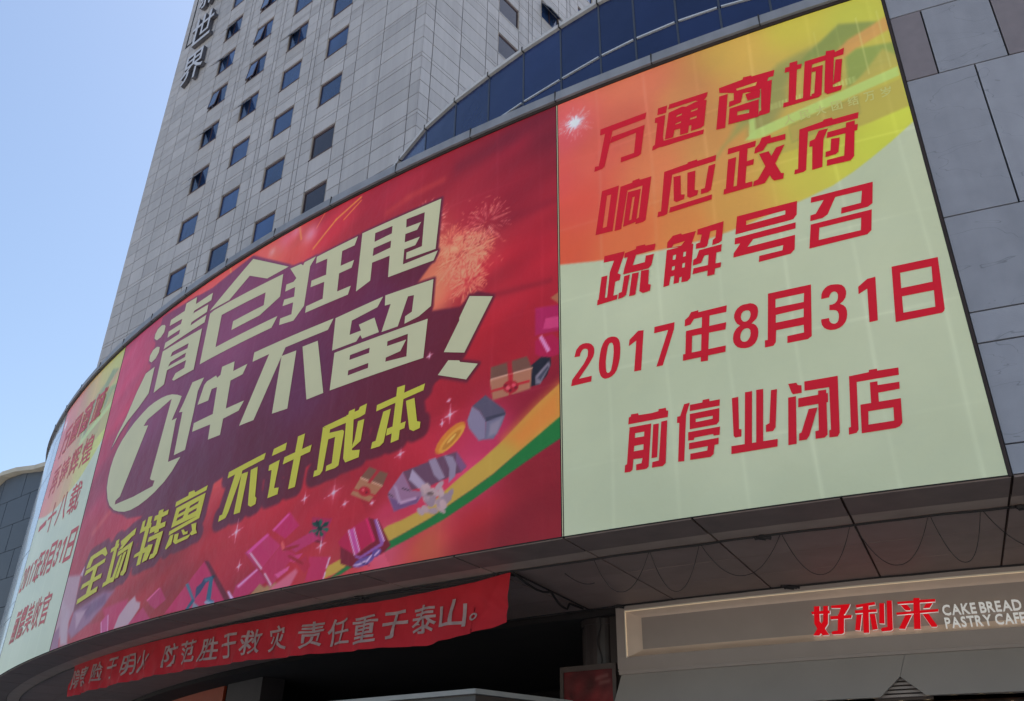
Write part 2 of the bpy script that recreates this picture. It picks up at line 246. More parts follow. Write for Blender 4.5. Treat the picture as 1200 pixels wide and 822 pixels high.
RIGHT=[
('万',[[(1128,16101,2262,16115,2225,15939,1113,15922)],[(1243,15937,1430,15951,1349,15602,1191,14980,1123,14930,933,14924,956,15061,1048,15044)],[(1401,15755,2202,15765,2179,15642,1348,15587)],[(2009,15762,2197,15767,2065,14976,2000,14941,1579,14929,1594,15068,1906,15071)]]),
('通',[[(2541,16110,2755,16104,2715,15899,2511,15919)],[(2456,15854,2692,15852,2594,15248,2605,15130,3507,15082,3480,14964,2550,14976,2501,14989,2326,14960,2346,15074,2398,15099,2495,15694,2439,15719)],[(2805,16108,3684,16090,3654,15977,3569,15879,3496,15867,3396,15964,2771,15976)],[(2775,15873,3087,15916,3182,15878,3387,15921,3640,15879,3517,15184,3455,15149,3222,15149,3250,15311,3195,15313,3156,15128,2981,15139,2995,15317,2870,15332,2818,15139,2636,15153),(2949,15718,3072,15728,3061,15679,2933,15672),(2907,15502,3035,15516,3022,15469,2895,15470),(3278,15726,3428,15730,3417,15682,3265,15679),(3236,15517,3388,15520,3374,15465,3225,15469)]]),
('商',[[(3933,16091,4456,16120,4472,16174,4642,16155,4649,16123,5130,16102,5089,15936,4983,15941,4946,15851,5047,15843,4768,15684,4692,15647,3927,15951),(4294,15914,4745,15922,4701,15835,4301,15858)],[(4819,15854,5048,15849,4895,14987,4814,14974,4664,14981,4691,15098,4731,15116)],[(3917,15849,4103,15849,3956,14939,3763,14960)],[(4017,15922,4750,15709,4417,15723,4353,15496,4089,15470,4113,15616,4210,15617,4230,15811)],[(4463,15675,4761,15694,4781,15643,4743,15469,4493,15482)],[(4098,15421,4722,15426,4662,14958,4027,14998),(4258,15271,4504,15237,4485,15142,4232,15169)]]),
('城',[[(5453,16157,5615,16149,5426,15032,5281,15041)],[(5352,16060,5693,16033,5656,15909,5322,15926)],[(5193,15121,5915,15083,5892,15002,5170,15003)],[(5752,16061,6188,16062,6196,16164,6361,16136,6368,16070,6550,16113,6510,15938,5903,15917,5726,15914)],[(5751,16054,5888,15948,5716,15031,5576,15065)],[(5871,15827,6084,15818,5946,15047,5892,15002,5740,15031,5762,15135,5815,15134,5927,15706,5850,15711)],[(6193,16147,6360,16126,6190,15204,6186,15149,6361,15134,6319,15018,6059,15008,6005,15079,6069,15474)],[(6342,15855,6469,15824,6351,15255,6192,15213,6239,15386)]]),
('响',[[(1100,14308,1506,14310,1304,13148,902,13175),(1212,14138,1315,14137,1172,13310,1077,13304)],[(1544,14258,1821,14268,1829,14312,1989,14320,1992,14280,2262,14270,2062,13166,1996,13139,1829,13144,1848,13257,1915,13293,2049,14101,1697,14095,1502,13124,1349,13133)],[(1707,14044,2003,14026,1845,13198,1551,13167),(1804,13873,1857,13869,1746,13287,1689,13289)]]),
('应',[[(2555,14276,3070,14302,3085,14333,3285,14337,3293,14293,3699,14300,3668,14149,2723,14134,2542,13161,2478,13139,2323,13149,2350,13282,2412,13272)],[(2748,14068,2903,14046,2871,13550,2950,13521,2926,13410,2758,13387,2706,13445)],[(3054,14060,3228,14055,3167,13562,3245,13528,3210,13412,3055,13394,2998,13444)],[(3514,14069,3660,14075,3507,13439,3432,13401,3287,13406,3303,13528,3383,13529)],[(2619,13297,3515,13318,3496,13193,2585,13169)]]),
('政',[[(3958,14365,4537,14359,4504,14214,3929,14217)],[(4177,14213,4351,14223,4197,13309,4022,13313)],[(3928,14084,4098,14086,3946,13270,3795,13298)],[(4291,13897,4443,13906,4417,13768,4270,13774)],[(3768,13356,4349,13357,4329,13230,3744,13227)],[(4592,14247,4659,14382,4838,14386,4836,14313,5129,14307,5106,14167,4750,14187,4644,14045,4465,14030,4499,14166)],[(4906,14028,5077,14045,4702,13390,4583,13226,4508,13221,4346,13224,4377,13341,4462,13364)],[(4556,13985,4751,13988,4843,13628,4919,13360,4973,13341,4944,13210,4767,13224,4726,13287)]]),
('府',[[(5403,14318,5871,14359,5889,14395,6051,14388,6054,14341,6545,14339,6509,14190,5558,14202,5391,13272,5339,13243,5159,13244,5186,13351,5246,13349)],[(5756,14149,5936,14146,5817,13914,5694,13243,5499,13234,5586,13806,5527,13812,5553,13948,5658,13974)],[(5909,14049,6487,14052,6451,13904,5876,13909)],[(6281,14156,6446,14158,6294,13297,6213,13217,5776,13237,5804,13377,6122,13373)],[(5953,13864,6113,13837,6037,13498,5973,13458,5784,13453,5810,13580,5898,13580)]]),
('疏',[[(1090,12565,1553,12536,1503,12361,1064,12406)],[(1327,12434,1513,12395,1372,12038,1438,11987,1410,11861,1308,11848,1236,11449,1100,11466,1197,12124)],[(1005,12063,1139,12058,1054,11480,909,11488)],[(896,11527,1348,11524,1324,11414,878,11399)],[(1558,12481,1805,12507,1822,12569,2010,12556,2021,12522,2241,12501,2210,12359,1538,12365)],[(1621,12384,1804,12361,1716,12125,1983,12121,2013,12271,2190,12260,2121,12012,2051,11944,1491,11971,1526,12110)],[(1516,11918,1643,11923,1532,11455,1463,11417,1355,11405,1376,11545,1443,11554)],[(1691,11923,1838,11916,1734,11401,1596,11401)],[(1892,11935,2062,11911,2022,11571,2077,11539,2048,11403,1898,11390,1824,11455)]]),
('解',[[(2492,12449,2618,12574,2795,12576,2810,12541,3103,12534,2973,12202,2474,12312),(2614,12354,2860,12367,2776,12280,2576,12294)],[(2465,12261,3027,12244,2896,11453,2830,11401,2705,11410,2728,11538,2678,11533,2656,11416,2543,11421,2575,11607,2499,11607,2454,11413,2331,11406),(2587,12096,2654,12096,2630,11985,2569,11990),(2808,12106,2863,12103,2844,11997,2788,11994),(2547,11834,2608,11836,2588,11748,2530,11746),(2766,11845,2824,11845,2803,11741,2748,11743)],[(3143,12557,3682,12582,3600,12134,3535,12096,3398,12081,3423,12206,3481,12246,3518,12421,3394,12423,3301,12097,3237,12079,3065,12104,3082,12217,3164,12230,3217,12406,3124,12431)],[(3130,12048,3591,12049,3562,11883,3220,11888,3144,11738,2969,11725,2993,11857,3058,11881)],[(3332,12037,3493,12042,3381,11395,3235,11395)],[(2981,11657,3537,11632,3514,11525,2947,11524)]]),
('号',[[(3953,12610,5125,12601,5075,12289,5001,12203,4926,12196,3876,12193),(4119,12448,4884,12453,4867,12357,4108,12348)],[(3862,12108,5034,12114,5010,11975,4203,11975,4076,11830,4984,11835,4933,11514,4850,11439,4247,11424,4273,11560,4713,11559,4740,11670,3781,11668,3797,11766,3950,11954,3836,11964)]]),
('召',[[(5390,12593,6514,12602,6428,12122,6338,12068,5859,12055,5886,12186,6237,12192,6298,12459,5817,12465,5624,12114,5520,12060,5296,12056,5319,12186,5418,12195,5604,12465,5365,12474)],[(5294,11976,6394,11989,6311,11539,6226,11469,5195,11451),(5437,11858,6187,11862,6136,11591,5384,11591)]]),
('2',[[(326,10322,374,10479,449,10559,523,10584,596,10582,668,10558,715,10525,761,10463,778,10397,775,10311,753,10231,653,10086,418,9806,703,9803,687,9680,239,9681,266,9819,534,10116,623,10265,638,10384,627,10424,592,10451,544,10459,507,10439,469,10379,448,10310)]]),
('0',[[(1168,10577,1231,10560,1283,10529,1322,10469,1341,10395,1345,10272,1337,10154,1322,10037,1288,9914,1249,9805,1200,9734,1141,9689,1071,9666,990,9666,940,9695,900,9747,873,9838,864,9912,866,10020,879,10125,904,10265,936,10380,975,10468,1025,10534,1097,10574),(1150,10441,1180,10426,1200,10359,1199,10213,1181,10073,1159,9958,1123,9824,1087,9785,1052,9782,1026,9812,1016,9898,1019,10041,1039,10182,1062,10297,1085,10385,1115,10431)]]),
('1',[[(1744,10557,1856,10539,1754,9670,1608,9677,1691,10347,1527,10261,1549,10401)]]),
('7',[[(2086,10550,2500,10548,2477,10397,2196,9668,2066,9669,2358,10410,2067,10410)]]),
('年',[[(2986,10641,3545,10644,3521,10502,2891,10514,2809,10409,2692,10399,2711,10543,2788,10591,2844,10680,2990,10686)],[(3063,10639,3214,10639,3076,9559,2937,9566)],[(2714,10290,3498,10281,3469,10130,2691,10157)],[(2710,10273,2836,10275,2771,9689,2647,9714)],[(2614,9801,3439,9791,3421,9661,2598,9666)]]),
('8',[[(3908,10572,3981,10571,4042,10544,4087,10498,4109,10439,4109,10360,4089,10272,4060,10214,4023,10185,3961,10135,4003,10112,4037,10072,4062,10006,4062,9928,4047,9842,4019,9772,3974,9707,3918,9669,3849,9648,3782,9651,3712,9670,3653,9703,3609,9762,3586,9827,3586,9905,3604,9991,3633,10049,3673,10099,3746,10146,3699,10190,3667,10256,3652,10334,3661,10398,3689,10463,3734,10520,3792,10558,3851,10574),(3893,10435,3933,10427,3961,10396,3966,10336,3950,10277,3920,10232,3878,10204,3844,10202,3807,10219,3783,10268,3780,10327,3801,10388,3839,10428),(3861,10056,3898,10042,3921,10002,3920,9938,3904,9872,3868,9817,3831,9787,3792,9784,3753,9799,3725,9844,3722,9902,3741,9970,3771,10022,3816,10055)]]),
('月',[[(4331,10686,5113,10677,4976,9617,4902,9572,4541,9576,4560,9717,4856,9721,4871,9876,4381,9882,4344,9643,4293,9579,4140,9578,4157,9726,4208,9721),(4451,10533,4968,10527,4936,10344,4428,10355),(4415,10201,4917,10209,4893,10036,4394,10038)]]),
('3',[[(5243,10324,5261,10415,5286,10474,5333,10529,5385,10565,5446,10577,5513,10570,5578,10555,5632,10525,5671,10463,5683,10382,5675,10320,5651,10249,5600,10186,5542,10149,5597,10102,5624,10053,5635,9979,5627,9901,5607,9826,5574,9759,5520,9703,5457,9668,5387,9653,5311,9659,5253,9685,5207,9728,5179,9793,5175,9862,5182,9910,5317,9907,5315,9852,5333,9805,5364,9778,5400,9769,5438,9785,5464,9821,5483,9886,5490,9947,5482,10000,5455,10032,5412,10050,5347,10064,5363,10170,5413,10165,5464,10182,5506,10223,5526,10276,5537,10343,5527,10389,5500,10417,5470,10425,5431,10409,5405,10377,5380,10324)]]),
('1',[[(6070,10538,6209,10547,6100,9667,5960,9664,6037,10341,5877,10262,5896,10416)]]),
('日',[[(6503,10680,7261,10682,7167,9651,7149,9608,7111,9580,6373,9568),(6618,10521,7128,10521,7088,10214,6578,10209),(6561,10043,7074,10044,7033,9719,6524,9720)]]),
('前',[[(1445,8729,1486,8745,1495,8787,1639,8780,1647,8738,1904,8724,2043,8736,2049,8775,2192,8775,2197,8717,2235,8709,2216,8578,1427,8589)],[(1450,8523,1887,8515,1782,7678,1747,7646,1708,7639,1534,7645,1541,7760,1648,7766,1673,7862,1494,7872,1463,7667,1416,7637,1304,7641,1319,7781,1360,7799),(1556,8384,1740,8380,1729,8286,1545,8292),(1522,8131,1709,8131,1699,8024,1510,8026)],[(1924,8487,2035,8485,1957,7826,1846,7827)],[(2085,8510,2202,8515,2112,7686,2052,7636,1843,7642,1859,7747,1985,7757)]]),
('停',[[(2547,8770,2658,8777,2567,8545,2459,7658,2345,7667,2427,8415,2382,8424,2396,8547,2453,8549)],[(2658,8733,2892,8731,2903,8781,3027,8779,3028,8728,3219,8728,3203,8602,2644,8609)],[(2639,8551,3195,8555,3163,8297,3113,8249,2613,8250),(2741,8431,3062,8431,3053,8374,2735,8367)],[(2579,8198,3171,8195,3147,8040,3039,8042,3033,8075,2685,8071,2672,8029,2565,8035)],[(2579,7984,3127,7987,3111,7866,3039,7864,3005,7697,2947,7651,2572,7661,2585,7776,2896,7782,2917,7864,2565,7862)]]),
('业',[[(3438,8704,3555,8706,3502,8085,3545,8070,3527,7935,3416,7935,3392,7976)],[(3685,8768,3812,8766,3690,7724,3562,7727)],[(3887,8771,4011,8765,3885,7727,3765,7730)],[(4142,8713,4248,8711,4133,7995,4081,7936,3960,7939,3975,8068,4038,8092)],[(3334,7784,4141,7775,4120,7637,3319,7637)]]),
('闭',[[(4450,8771,4589,8766,4608,8717,4669,8698,4653,8554,4502,8557,4482,8605)],[(4415,8508,4549,8511,4442,7632,4302,7630)],[(4726,8758,5287,8752,5160,7708,5119,7646,4983,7651,4999,7777,5029,7787,5117,8567,4705,8583)],[(4581,8460,5080,8463,5060,8293,4558,8293)],[(4928,8538,5061,8530,4963,7707,4914,7663,4761,7664,4776,7802,4834,7807)],[(4726,8226,4873,8227,4670,7741,4617,7678,4488,7678,4509,7808,4547,7817)]]),
('店',[[(5466,8705,5789,8717,5801,8758,5928,8756,5926,8718,6260,8709,6245,8572,5570,8573,5460,7710,5421,7659,5296,7646,5313,7772,5349,7780)],[(5774,8524,5895,8522,5850,8103,5727,8108)],[(5883,8450,6228,8445,6210,8320,5867,8309)],[(5561,8147,6197,8146,6142,7713,6097,7659,6025,7636,5498,7635),(5663,8006,6056,8005,6026,7769,5626,7769)]]),
]
BASE=[(-1837,1637,158,60,95),(-1803,1183,140,48,80),(-1808,958,148,40,62),(-1317,1676,190,85,80),(-1089,1690,195,92,82),(-882,1663,190,85,75),(-758,1684,172,45,58),(-545,1693,145,32,48),(-339,1686,140,28,42),(-129,1674,122,26,42),(-32,1684,100,24,38),(-126,1513,132,26,42),(-224,1502,145,32,48),(-78,1324,152,28,42),(-270,1393,170,65,62),(-334,1391,188,112,80),(-346,1310,190,125,88),(-215,1277,158,32,46),(-34,1153,150,26,40),(-119,1072,150,24,36),(-210,1140,152,24,34),(-274,1030,145,24,38),(-380,851,152,26,42),(-507,877,152,28,42),(-76,980,130,24,46),(-158,912,165,50,90),(-219,820,170,60,100),(-326,765,178,50,85),(-438,710,190,85,112),(-36,932,115,20,38),(-732,881,152,32,44),(-1063,859,150,32,44),(-1229,753,138,32,42),(-903,662,142,28,48),(-715,795,152,32,48),(-523,800,152,28,42),(-1137,932,175,60,68),(-1130,1014,185,85,75),(-37,751,125,22,34),(-193,707,152,32,38),(-320,683,175,85,58),(-113,661,122,22,34),(4,980,118,20,36),(-552,634,165,60,60),(-235,1781,130,28,42),(-75,793,122,22,34)]
BACK=[(-1861,1545,122,58,90),(-1625,1339,112,62,98),(-1153,1446,114,66,102),(-884,1489,108,60,96),(-611,1469,95,36,66),(-433,1454,85,28,48),(-1225,1245,98,52,90),(-791,1194,86,42,75),(-532,1311,90,36,72),(-358,1184,90,26,44),(-1569,1095,98,44,70),(-928,1038,82,34,54),(-476,1060,85,26,44),(-258,1154,88,24,40),(-1198,1030,86,42,64),(-1829,882,100,40,60),(-1285,903,88,38,58),(-709,919,84,28,44),(-362,927,86,24,40)]
RBASE=[(26,1631,200,78,80),(54,1417,200,74,56),(9,1294,205,78,48),(189,1610,190,90,66),(171,1283,205,98,54),(310,1608,185,120,70),(282,1267,198,118,58),(435,1706,188,148,66),(392,1294,188,136,64),(567,1722,180,165,60),(547,1326,180,165,64),(686,1692,172,168,62),(662,1350,176,178,60),(720,1416,180,182,62),(656,1509,170,150,72),(492,1554,175,140,68),(590,1513,165,145,72),(101,1546,198,84,66),(239,1441,196,108,66),(353,1443,186,128,68),(596,1331,176,172,62),(215,1704,192,100,70),(1,1487,200,70,62)]
BACKPOLY=(-16648,17316,-13249,17020,-11075,17299,-8881,16001,-7655,15791,-6149,15912,-3362,15959,-3380,14179,-4074,13479,-3441,13528,-3428,12608,-2622,12464,-2152,12728,-1792,12540,-2434,11065,-3358,10563,-4956,10001,-7723,9332,-10580,9974,-11401,9802,-12802,9503,-15782,9949,-17062,10564,-17677,12176,-17564,13345,-16723,14938,-16799,16498)
POLY=[
((43,9859,30,9062,-576,8728,-1066,8459,-1578,8155,-2114,7907,-2641,7690,-3136,7483,-3917,7244,-4614,7059,-5405,6806,-5699,6699,-6212,6603,-6171,6843,-5117,7118,-4300,7512,-3901,7576,-3223,7756,-2409,8241,-1862,8527,-1367,8840,-960,9151,-556,9461),(172, 165, 65),25),
((43,9859,30,9062,-576,8728,-914,8539,-1326,8869,-960,9151,-556,9461),(190, 140, 55),260),
((31,9109,23,8621,-557,8375,-1062,8147,-1572,7917,-2104,7669,-2798,7390,-3675,7132,-4360,6946,-5077,6814,-5561,6643,-5943,6585,-5405,6806,-4614,7059,-3917,7244,-3136,7483,-2641,7690,-2114,7907,-1578,8155,-1066,8459,-576,8747),(28, 120, 52),25),
((-8378,6594,-7813,6810,-7234,6574,-7137,6370),(150, 135, 85),60),
((-471,10939,6,10806,2,10531,-233,10562,-553,10720),(152, 20, 68),40),
((-431,10928,-343,10903,-225,10608,-304,10605),(185, 90, 165),15),
((-598,11783,10,11683,1,11055,-598,11100),(150, 28, 85),40),
((-345,11449,6,11409,2,11137,-409,11193),(178, 62, 118),20),
((-216,11926,15,12027,10,11705),(150, 105, 70),20),
((-598,10975,-183,11024,18,10803,13,10500,-351,10456,-597,10644),(152, 20, 70),40),
((-514,11035,-431,11053,-227,10646,-309,10607),(205, 140, 190),12),
((-752,9908,-694,10401,-452,10542,-234,10476,-216,10315,-316,10069,-513,9907),(28, 30, 40),20),
((-593,10120,-274,10389,-236,10281,-474,9916,-585,9925),(110, 122, 135),25),
((-545,10069,-295,10296,-275,10252,-474,9993),(60, 70, 85),15),
((-1711,10316,-1708,10630,-797,10647,-673,10336),(100, 78, 62),18),
((-1728,10312,-673,10336,-712,9860,-1633,9822),(152, 118, 88),18),
((-1712,10340,-673,10356,-673,10324,-1711,10300),(185, 165, 140),8),
((-1295,10640,-1181,10650,-1152,10342,-1268,10333),(150, 30, 40),12),
((-1260,10331,-1143,10332,-1157,9854,-1239,9843),(165, 32, 42),12),
((-1704,10067,-733,10078,-733,10019,-1694,10018),(165, 32, 42),12),
((-999,10015,-1004,9949,-1046,9899,-1117,9874,-1203,9879,-1287,9912,-1353,9969,-1388,10037,-1383,10103,-1341,10154,-1269,10179,-1182,10174,-1097,10139,-1032,10082),(150, 22, 38),15),
((-1204,10001,-1210,9979,-1225,9964,-1248,9959,-1274,9966,-1298,9982,-1314,10005,-1321,10030,-1315,10053,-1299,10068,-1276,10073,-1250,10066,-1227,10050,-1210,10027),(205, 90, 100),14),
((-1069,10034,-1074,10015,-1087,10002,-1107,9998,-1129,10003,-1149,10017,-1163,10037,-1168,10059,-1163,10078,-1150,10091,-1130,10095,-1108,10089,-1088,10075,-1074,10056),(205, 80, 95),14),
((-1158,9931,-1162,9916,-1173,9905,-1189,9901,-1208,9906,-1224,9917,-1236,9934,-1240,9952,-1237,9968,-1225,9979,-1209,9982,-1191,9977,-1174,9966,-1162,9949),(95, 12, 25),12),
((-1032,9970,-1035,9956,-1045,9946,-1060,9943,-1076,9947,-1091,9957,-1101,9972,-1105,9988,-1102,10003,-1092,10012,-1077,10016,-1061,10011,-1046,10001,-1035,9986),(95, 12, 25),12),
((-1288,10081,-1292,10067,-1302,10057,-1317,10054,-1334,10058,-1349,10069,-1360,10084,-1364,10100,-1360,10115,-1350,10124,-1335,10127,-1318,10123,-1303,10113,-1292,10098),(100, 12, 25),12),
((-2167,9807,-2284,9502,-2233,9316,-1963,8964,-1817,8978,-1801,9391,-1967,9641),(118, 130, 155),18),
((-2167,9807,-1829,9988,-1335,9531,-1304,9410,-1801,9371,-1967,9641),(76, 82, 102),18),
((-1801,9371,-1305,9429,-1410,9188,-1588,8928,-1963,8964,-1817,8978),(98, 112, 135),18),
((-1681,9287,-1393,9354,-1509,9023,-1714,9011),(125, 138, 155),60),
((-1804,9460,-1314,9469,-1313,9412,-1800,9360),(55, 62, 80),20),
((-2351,9477,-2325,9387,-2377,9260,-2494,9119,-2656,8994,-2829,8908,-2982,8878,-3083,8911,-3111,9000,-3060,9128,-2940,9269,-2776,9396,-2600,9482,-2449,9511),(185, 128, 42),18),
((-2351,9404,-2339,9335,-2391,9232,-2498,9114,-2640,9004,-2787,8924,-2912,8890,-2989,8909,-3003,8977,-2951,9081,-2842,9200,-2699,9310,-2550,9390,-2426,9423),(205, 160, 58),20),
((-2442,9322,-2439,9277,-2484,9204,-2568,9119,-2674,9036,-2782,8974,-2870,8943,-2921,8951,-2925,8995,-2880,9068,-2795,9154,-2688,9236,-2580,9299,-2492,9330),(165, 125, 40),20),
((-2569,9256,-2571,9238,-2596,9207,-2637,9167,-2688,9128,-2738,9096,-2777,9079,-2797,9079,-2795,9096,-2770,9128,-2728,9167,-2678,9207,-2628,9238,-2589,9256),(225, 190, 90),15),
((-5239,8804,-5001,9005,-4412,8726,-4543,8462),(108, 84, 62),15),
((-5239,8804,-4543,8462,-4899,8163,-5506,8450),(152, 118, 82),15),
((-5240,8812,-4545,8480,-4555,8450,-5250,8780),(190, 170, 140),8),
((-4752,8889,-4654,8842,-4928,8593,-5013,8636),(150, 40, 45),10),
((-5477,8592,-4682,8273,-4709,8235,-5495,8551),(160, 35, 42),10),
((-4891,8403,-4903,8355,-4948,8324,-5018,8315,-5100,8330,-5177,8368,-5234,8419,-5259,8475,-5247,8524,-5201,8556,-5129,8564,-5047,8548,-4971,8510,-4915,8458),(155, 22, 38),14),
((-5083,8477,-5086,8463,-5096,8454,-5113,8451,-5132,8455,-5151,8465,-5164,8479,-5171,8494,-5168,8508,-5158,8518,-5141,8521,-5121,8517,-5103,8507,-5089,8493),(205, 90, 100),12),
((-4974,8394,-4976,8382,-4986,8373,-5000,8371,-5018,8374,-5034,8383,-5046,8395,-5051,8409,-5049,8421,-5039,8429,-5025,8432,-5008,8429,-4991,8420,-4980,8408),(95, 12, 25),12),
((-3980,8674,-2918,8813,-2529,8837,-2250,8448,-2384,8354,-3148,8209,-3698,8209),(92, 70, 92),15),
((-3980,8674,-4355,8275,-4354,8175,-4139,7812,-3521,7881,-3306,8083,-3697,8198),(132, 112, 142),15),
((-4331,8170,-4139,7812,-3521,7881,-3468,8009,-3982,8000),(100, 80, 125),30),
((-2529,8837,-2250,8448,-2384,8354,-2539,8628),(110, 85, 125),20),
((-3717,8685,-3230,8190,-3482,8186,-3785,8456),(150, 158, 182),10),
((-3275,8798,-3086,8812,-2805,8316,-2946,8274,-3101,8426),(132, 138, 160),10),
((-2857,8818,-2627,8752,-2514,8553,-2540,8282,-2695,8174,-2693,8485),(128, 136, 158),10),
((-4222,8417,-4127,8363,-3960,7996,-4045,7969),(150, 145, 175),10),
((-4027,8008,-3554,8025,-3528,7969,-3976,7936),(165, 155, 185),10),
((-3187,7610,-3251,7605,-3327,7645,-3381,7711,-3386,7773,-3340,7801,-3264,7782,-3195,7725,-3165,7658),(162, 160, 160),14),
((-2932,7617,-2955,7574,-3030,7557,-3123,7574,-3189,7618,-3198,7668,-3145,7700,-3055,7700,-2971,7667),(148, 148, 154),14),
((-2743,7529,-2796,7530,-2881,7577,-2958,7649,-2992,7711,-2965,7735,-2891,7709,-2804,7645,-2746,7575),(162, 160, 160),14),
((-2580,8019,-2554,7972,-2569,7904,-2617,7846,-2676,7825,-2719,7851,-2725,7912,-2691,7980,-2634,8022),(135, 135, 145),14),
((-3307,7581,-3364,7580,-3438,7622,-3494,7687,-3506,7745,-3468,7769,-3398,7747,-3329,7690,-3294,7624),(158, 158, 162),14),
((-2833,7807,-2896,7840,-2947,7922,-2964,8015,-2937,8074,-2879,8073,-2818,8011,-2782,7918,-2788,7838),(148, 148, 154),14),
((-3299,7928,-3357,7960,-3405,8035,-3419,8119,-3393,8173,-3338,8171,-3282,8113,-3250,8028,-3256,7955),(148, 148, 154),14),
((-2825,7849,-2882,7882,-2939,7971,-2968,8074,-2955,8143,-2907,8144,-2845,8078,-2800,7976,-2792,7886),(168, 167, 168),14),
((-2846,7734,-2901,7721,-3020,7752,-3149,7813,-3227,7875,-3216,7909,-3122,7898,-2989,7849,-2881,7784),(162, 160, 160),14),
((-2931,7942,-2994,7929,-3094,7969,-3183,8044,-3220,8118,-3186,8157,-3098,8142,-2998,8080,-2932,8002),(168, 167, 168),14),
((-2897,7672,-2955,7701,-2997,7766,-3004,7839,-2973,7884,-2917,7880,-2864,7830,-2838,7757,-2851,7695),(148, 148, 154),14),
((-2625,7769,-2690,7764,-2764,7805,-2812,7871,-2812,7933,-2764,7961,-2690,7941,-2625,7884,-2600,7816),(135, 135, 145),14),
((-3050,7730,-3108,7732,-3213,7787,-3315,7869,-3365,7941,-3341,7967,-3252,7935,-3143,7862,-3063,7781),(158, 158, 162),14),
((-3181,8207,-3181,8148,-3245,8102,-3342,8089,-3428,8117,-3463,8172,-3429,8229,-3343,8260,-3245,8252),(158, 158, 162),14),
((-3074,7745,-3141,7735,-3227,7774,-3291,7844,-3304,7913,-3258,7948,-3175,7932,-3096,7873,-3056,7799),(135, 135, 145),14),
((-2835,8245,-2824,8192,-2868,8121,-2947,8064,-3024,8049,-3063,8082,-3045,8148,-2979,8216,-2896,8255),(158, 158, 162),14),
((-3190,7858,-3254,7887,-3317,7969,-3349,8067,-3333,8133,-3279,8136,-3211,8076,-3162,7981,-3153,7895),(148, 148, 154),14),
((-3121,7896,-3182,7907,-3267,7971,-3335,8059,-3354,8130,-3315,8149,-3236,8108,-3156,8026,-3110,7943),(168, 167, 168),14),
((-3107,8016,-3171,8019,-3279,8079,-3381,8168,-3429,8245,-3399,8274,-3306,8240,-3194,8160,-3116,8072),(168, 167, 168),14),
((-2680,7726,-2733,7720,-2808,7758,-2870,7821,-2888,7880,-2855,7907,-2786,7890,-2714,7836,-2672,7771),(135, 135, 145),14),
((-3101,7745,-3150,7776,-3188,7849,-3198,7929,-3176,7979,-3131,7976,-3084,7920,-3059,7839,-3065,7770),(135, 135, 145),14),
((-3232,8032,-3287,8066,-3331,8145,-3342,8231,-3315,8285,-3263,8281,-3211,8221,-3183,8133,-3191,8059),(168, 167, 168),14),
((-3042,8012,-3061,7971,-3133,7950,-3226,7959,-3296,7994,-3309,8038,-3260,8071,-3172,8077,-3086,8053),(135, 135, 145),14),
((-2762,7609,-2829,7632,-2888,7699,-2910,7779,-2885,7835,-2824,7840,-2757,7792,-2715,7713,-2717,7642),(168, 167, 168),14),
((-2993,7933,-3060,7922,-3172,7968,-3275,8050,-3322,8130,-3290,8170,-3193,8150,-3079,8081,-3000,7996),(162, 160, 160),14),
((-3041,7967,-3010,7915,-3022,7831,-3071,7754,-3135,7721,-3183,7746,-3193,7818,-3161,7904,-3101,7963),(135, 135, 145),14),
((-3076,8006,-3084,7989,-3108,7979,-3145,7978,-3186,7986,-3223,8001,-3250,8020,-3261,8040,-3253,8056,-3228,8066,-3192,8067,-3150,8060,-3113,8045,-3086,8025),(96, 90, 88),20),
((-3968,8307,-3741,8207,-3740,8193,-3966,8285),(30, 20, 30),6),
((-4362,8254,-4196,8159,-4199,8142,-4360,8236),(30, 20, 30),6),
((-5462,7611,-4901,7797,-4632,7248,-5169,7008,-5623,7234,-5742,7393),(160, 24, 72),15),
((-4901,7797,-4570,7686,-4160,7072,-4354,6935,-5203,6742,-5595,6884,-5652,7273,-5169,7008,-4632,7248),(108, 16, 40),15),
((-4901,7797,-4609,7245,-4685,7205,-4969,7784),(185, 30, 95),15),
((-5447,7609,-5291,7642,-5049,7075,-5179,7009),(172, 75, 150),10),
((-5471,7609,-5439,7614,-5170,7011,-5202,7009),(215, 190, 225),6),
((-5309,7638,-5281,7640,-5031,7072,-5063,7070),(215, 190, 225),6),
((-4710,7728,-4632,7714,-4352,7204,-4385,7101,-5018,6900,-5162,6956,-5180,7020,-5026,6962,-4466,7161),(130, 90, 165),8),
((-4650,7717,-4618,7712,-4338,7195,-4373,7190),(200, 190, 230),6),
((-4602,6897,-4605,6853,-4665,6804,-4770,6761,-4901,6731,-5032,6722,-5137,6734,-5194,6765,-5192,6810,-5131,6859,-5023,6903,-4890,6932,-4760,6941,-4657,6929),(92, 78, 150),14),
((-4434,7029,-4416,6994,-4425,6953,-4460,6914,-4513,6886,-4575,6873,-4633,6879,-4676,6901,-4695,6937,-4686,6978,-4651,7017,-4596,7045,-4534,7058,-4476,7052),(88, 72, 145),14),
((-4808,6849,-4816,6836,-4853,6818,-4911,6797,-4980,6779,-5044,6766,-5092,6761,-5115,6765,-5106,6778,-5069,6797,-5010,6818,-4942,6836,-4877,6849,-4829,6854),(190, 190, 225),10),
((-4675,6944,-4675,6930,-4694,6903,-4726,6868,-4766,6831,-4806,6801,-4838,6784,-4855,6781,-4855,6795,-4836,6822,-4804,6857,-4764,6894,-4724,6924,-4692,6942),(200, 200, 235),10),
((-4978,6784,-4986,6776,-5016,6770,-5061,6766,-5113,6766,-5161,6769,-5196,6775,-5210,6783,-5202,6790,-5172,6796,-5126,6800,-5075,6800,-5027,6797,-4992,6791),(180, 180, 220),10),
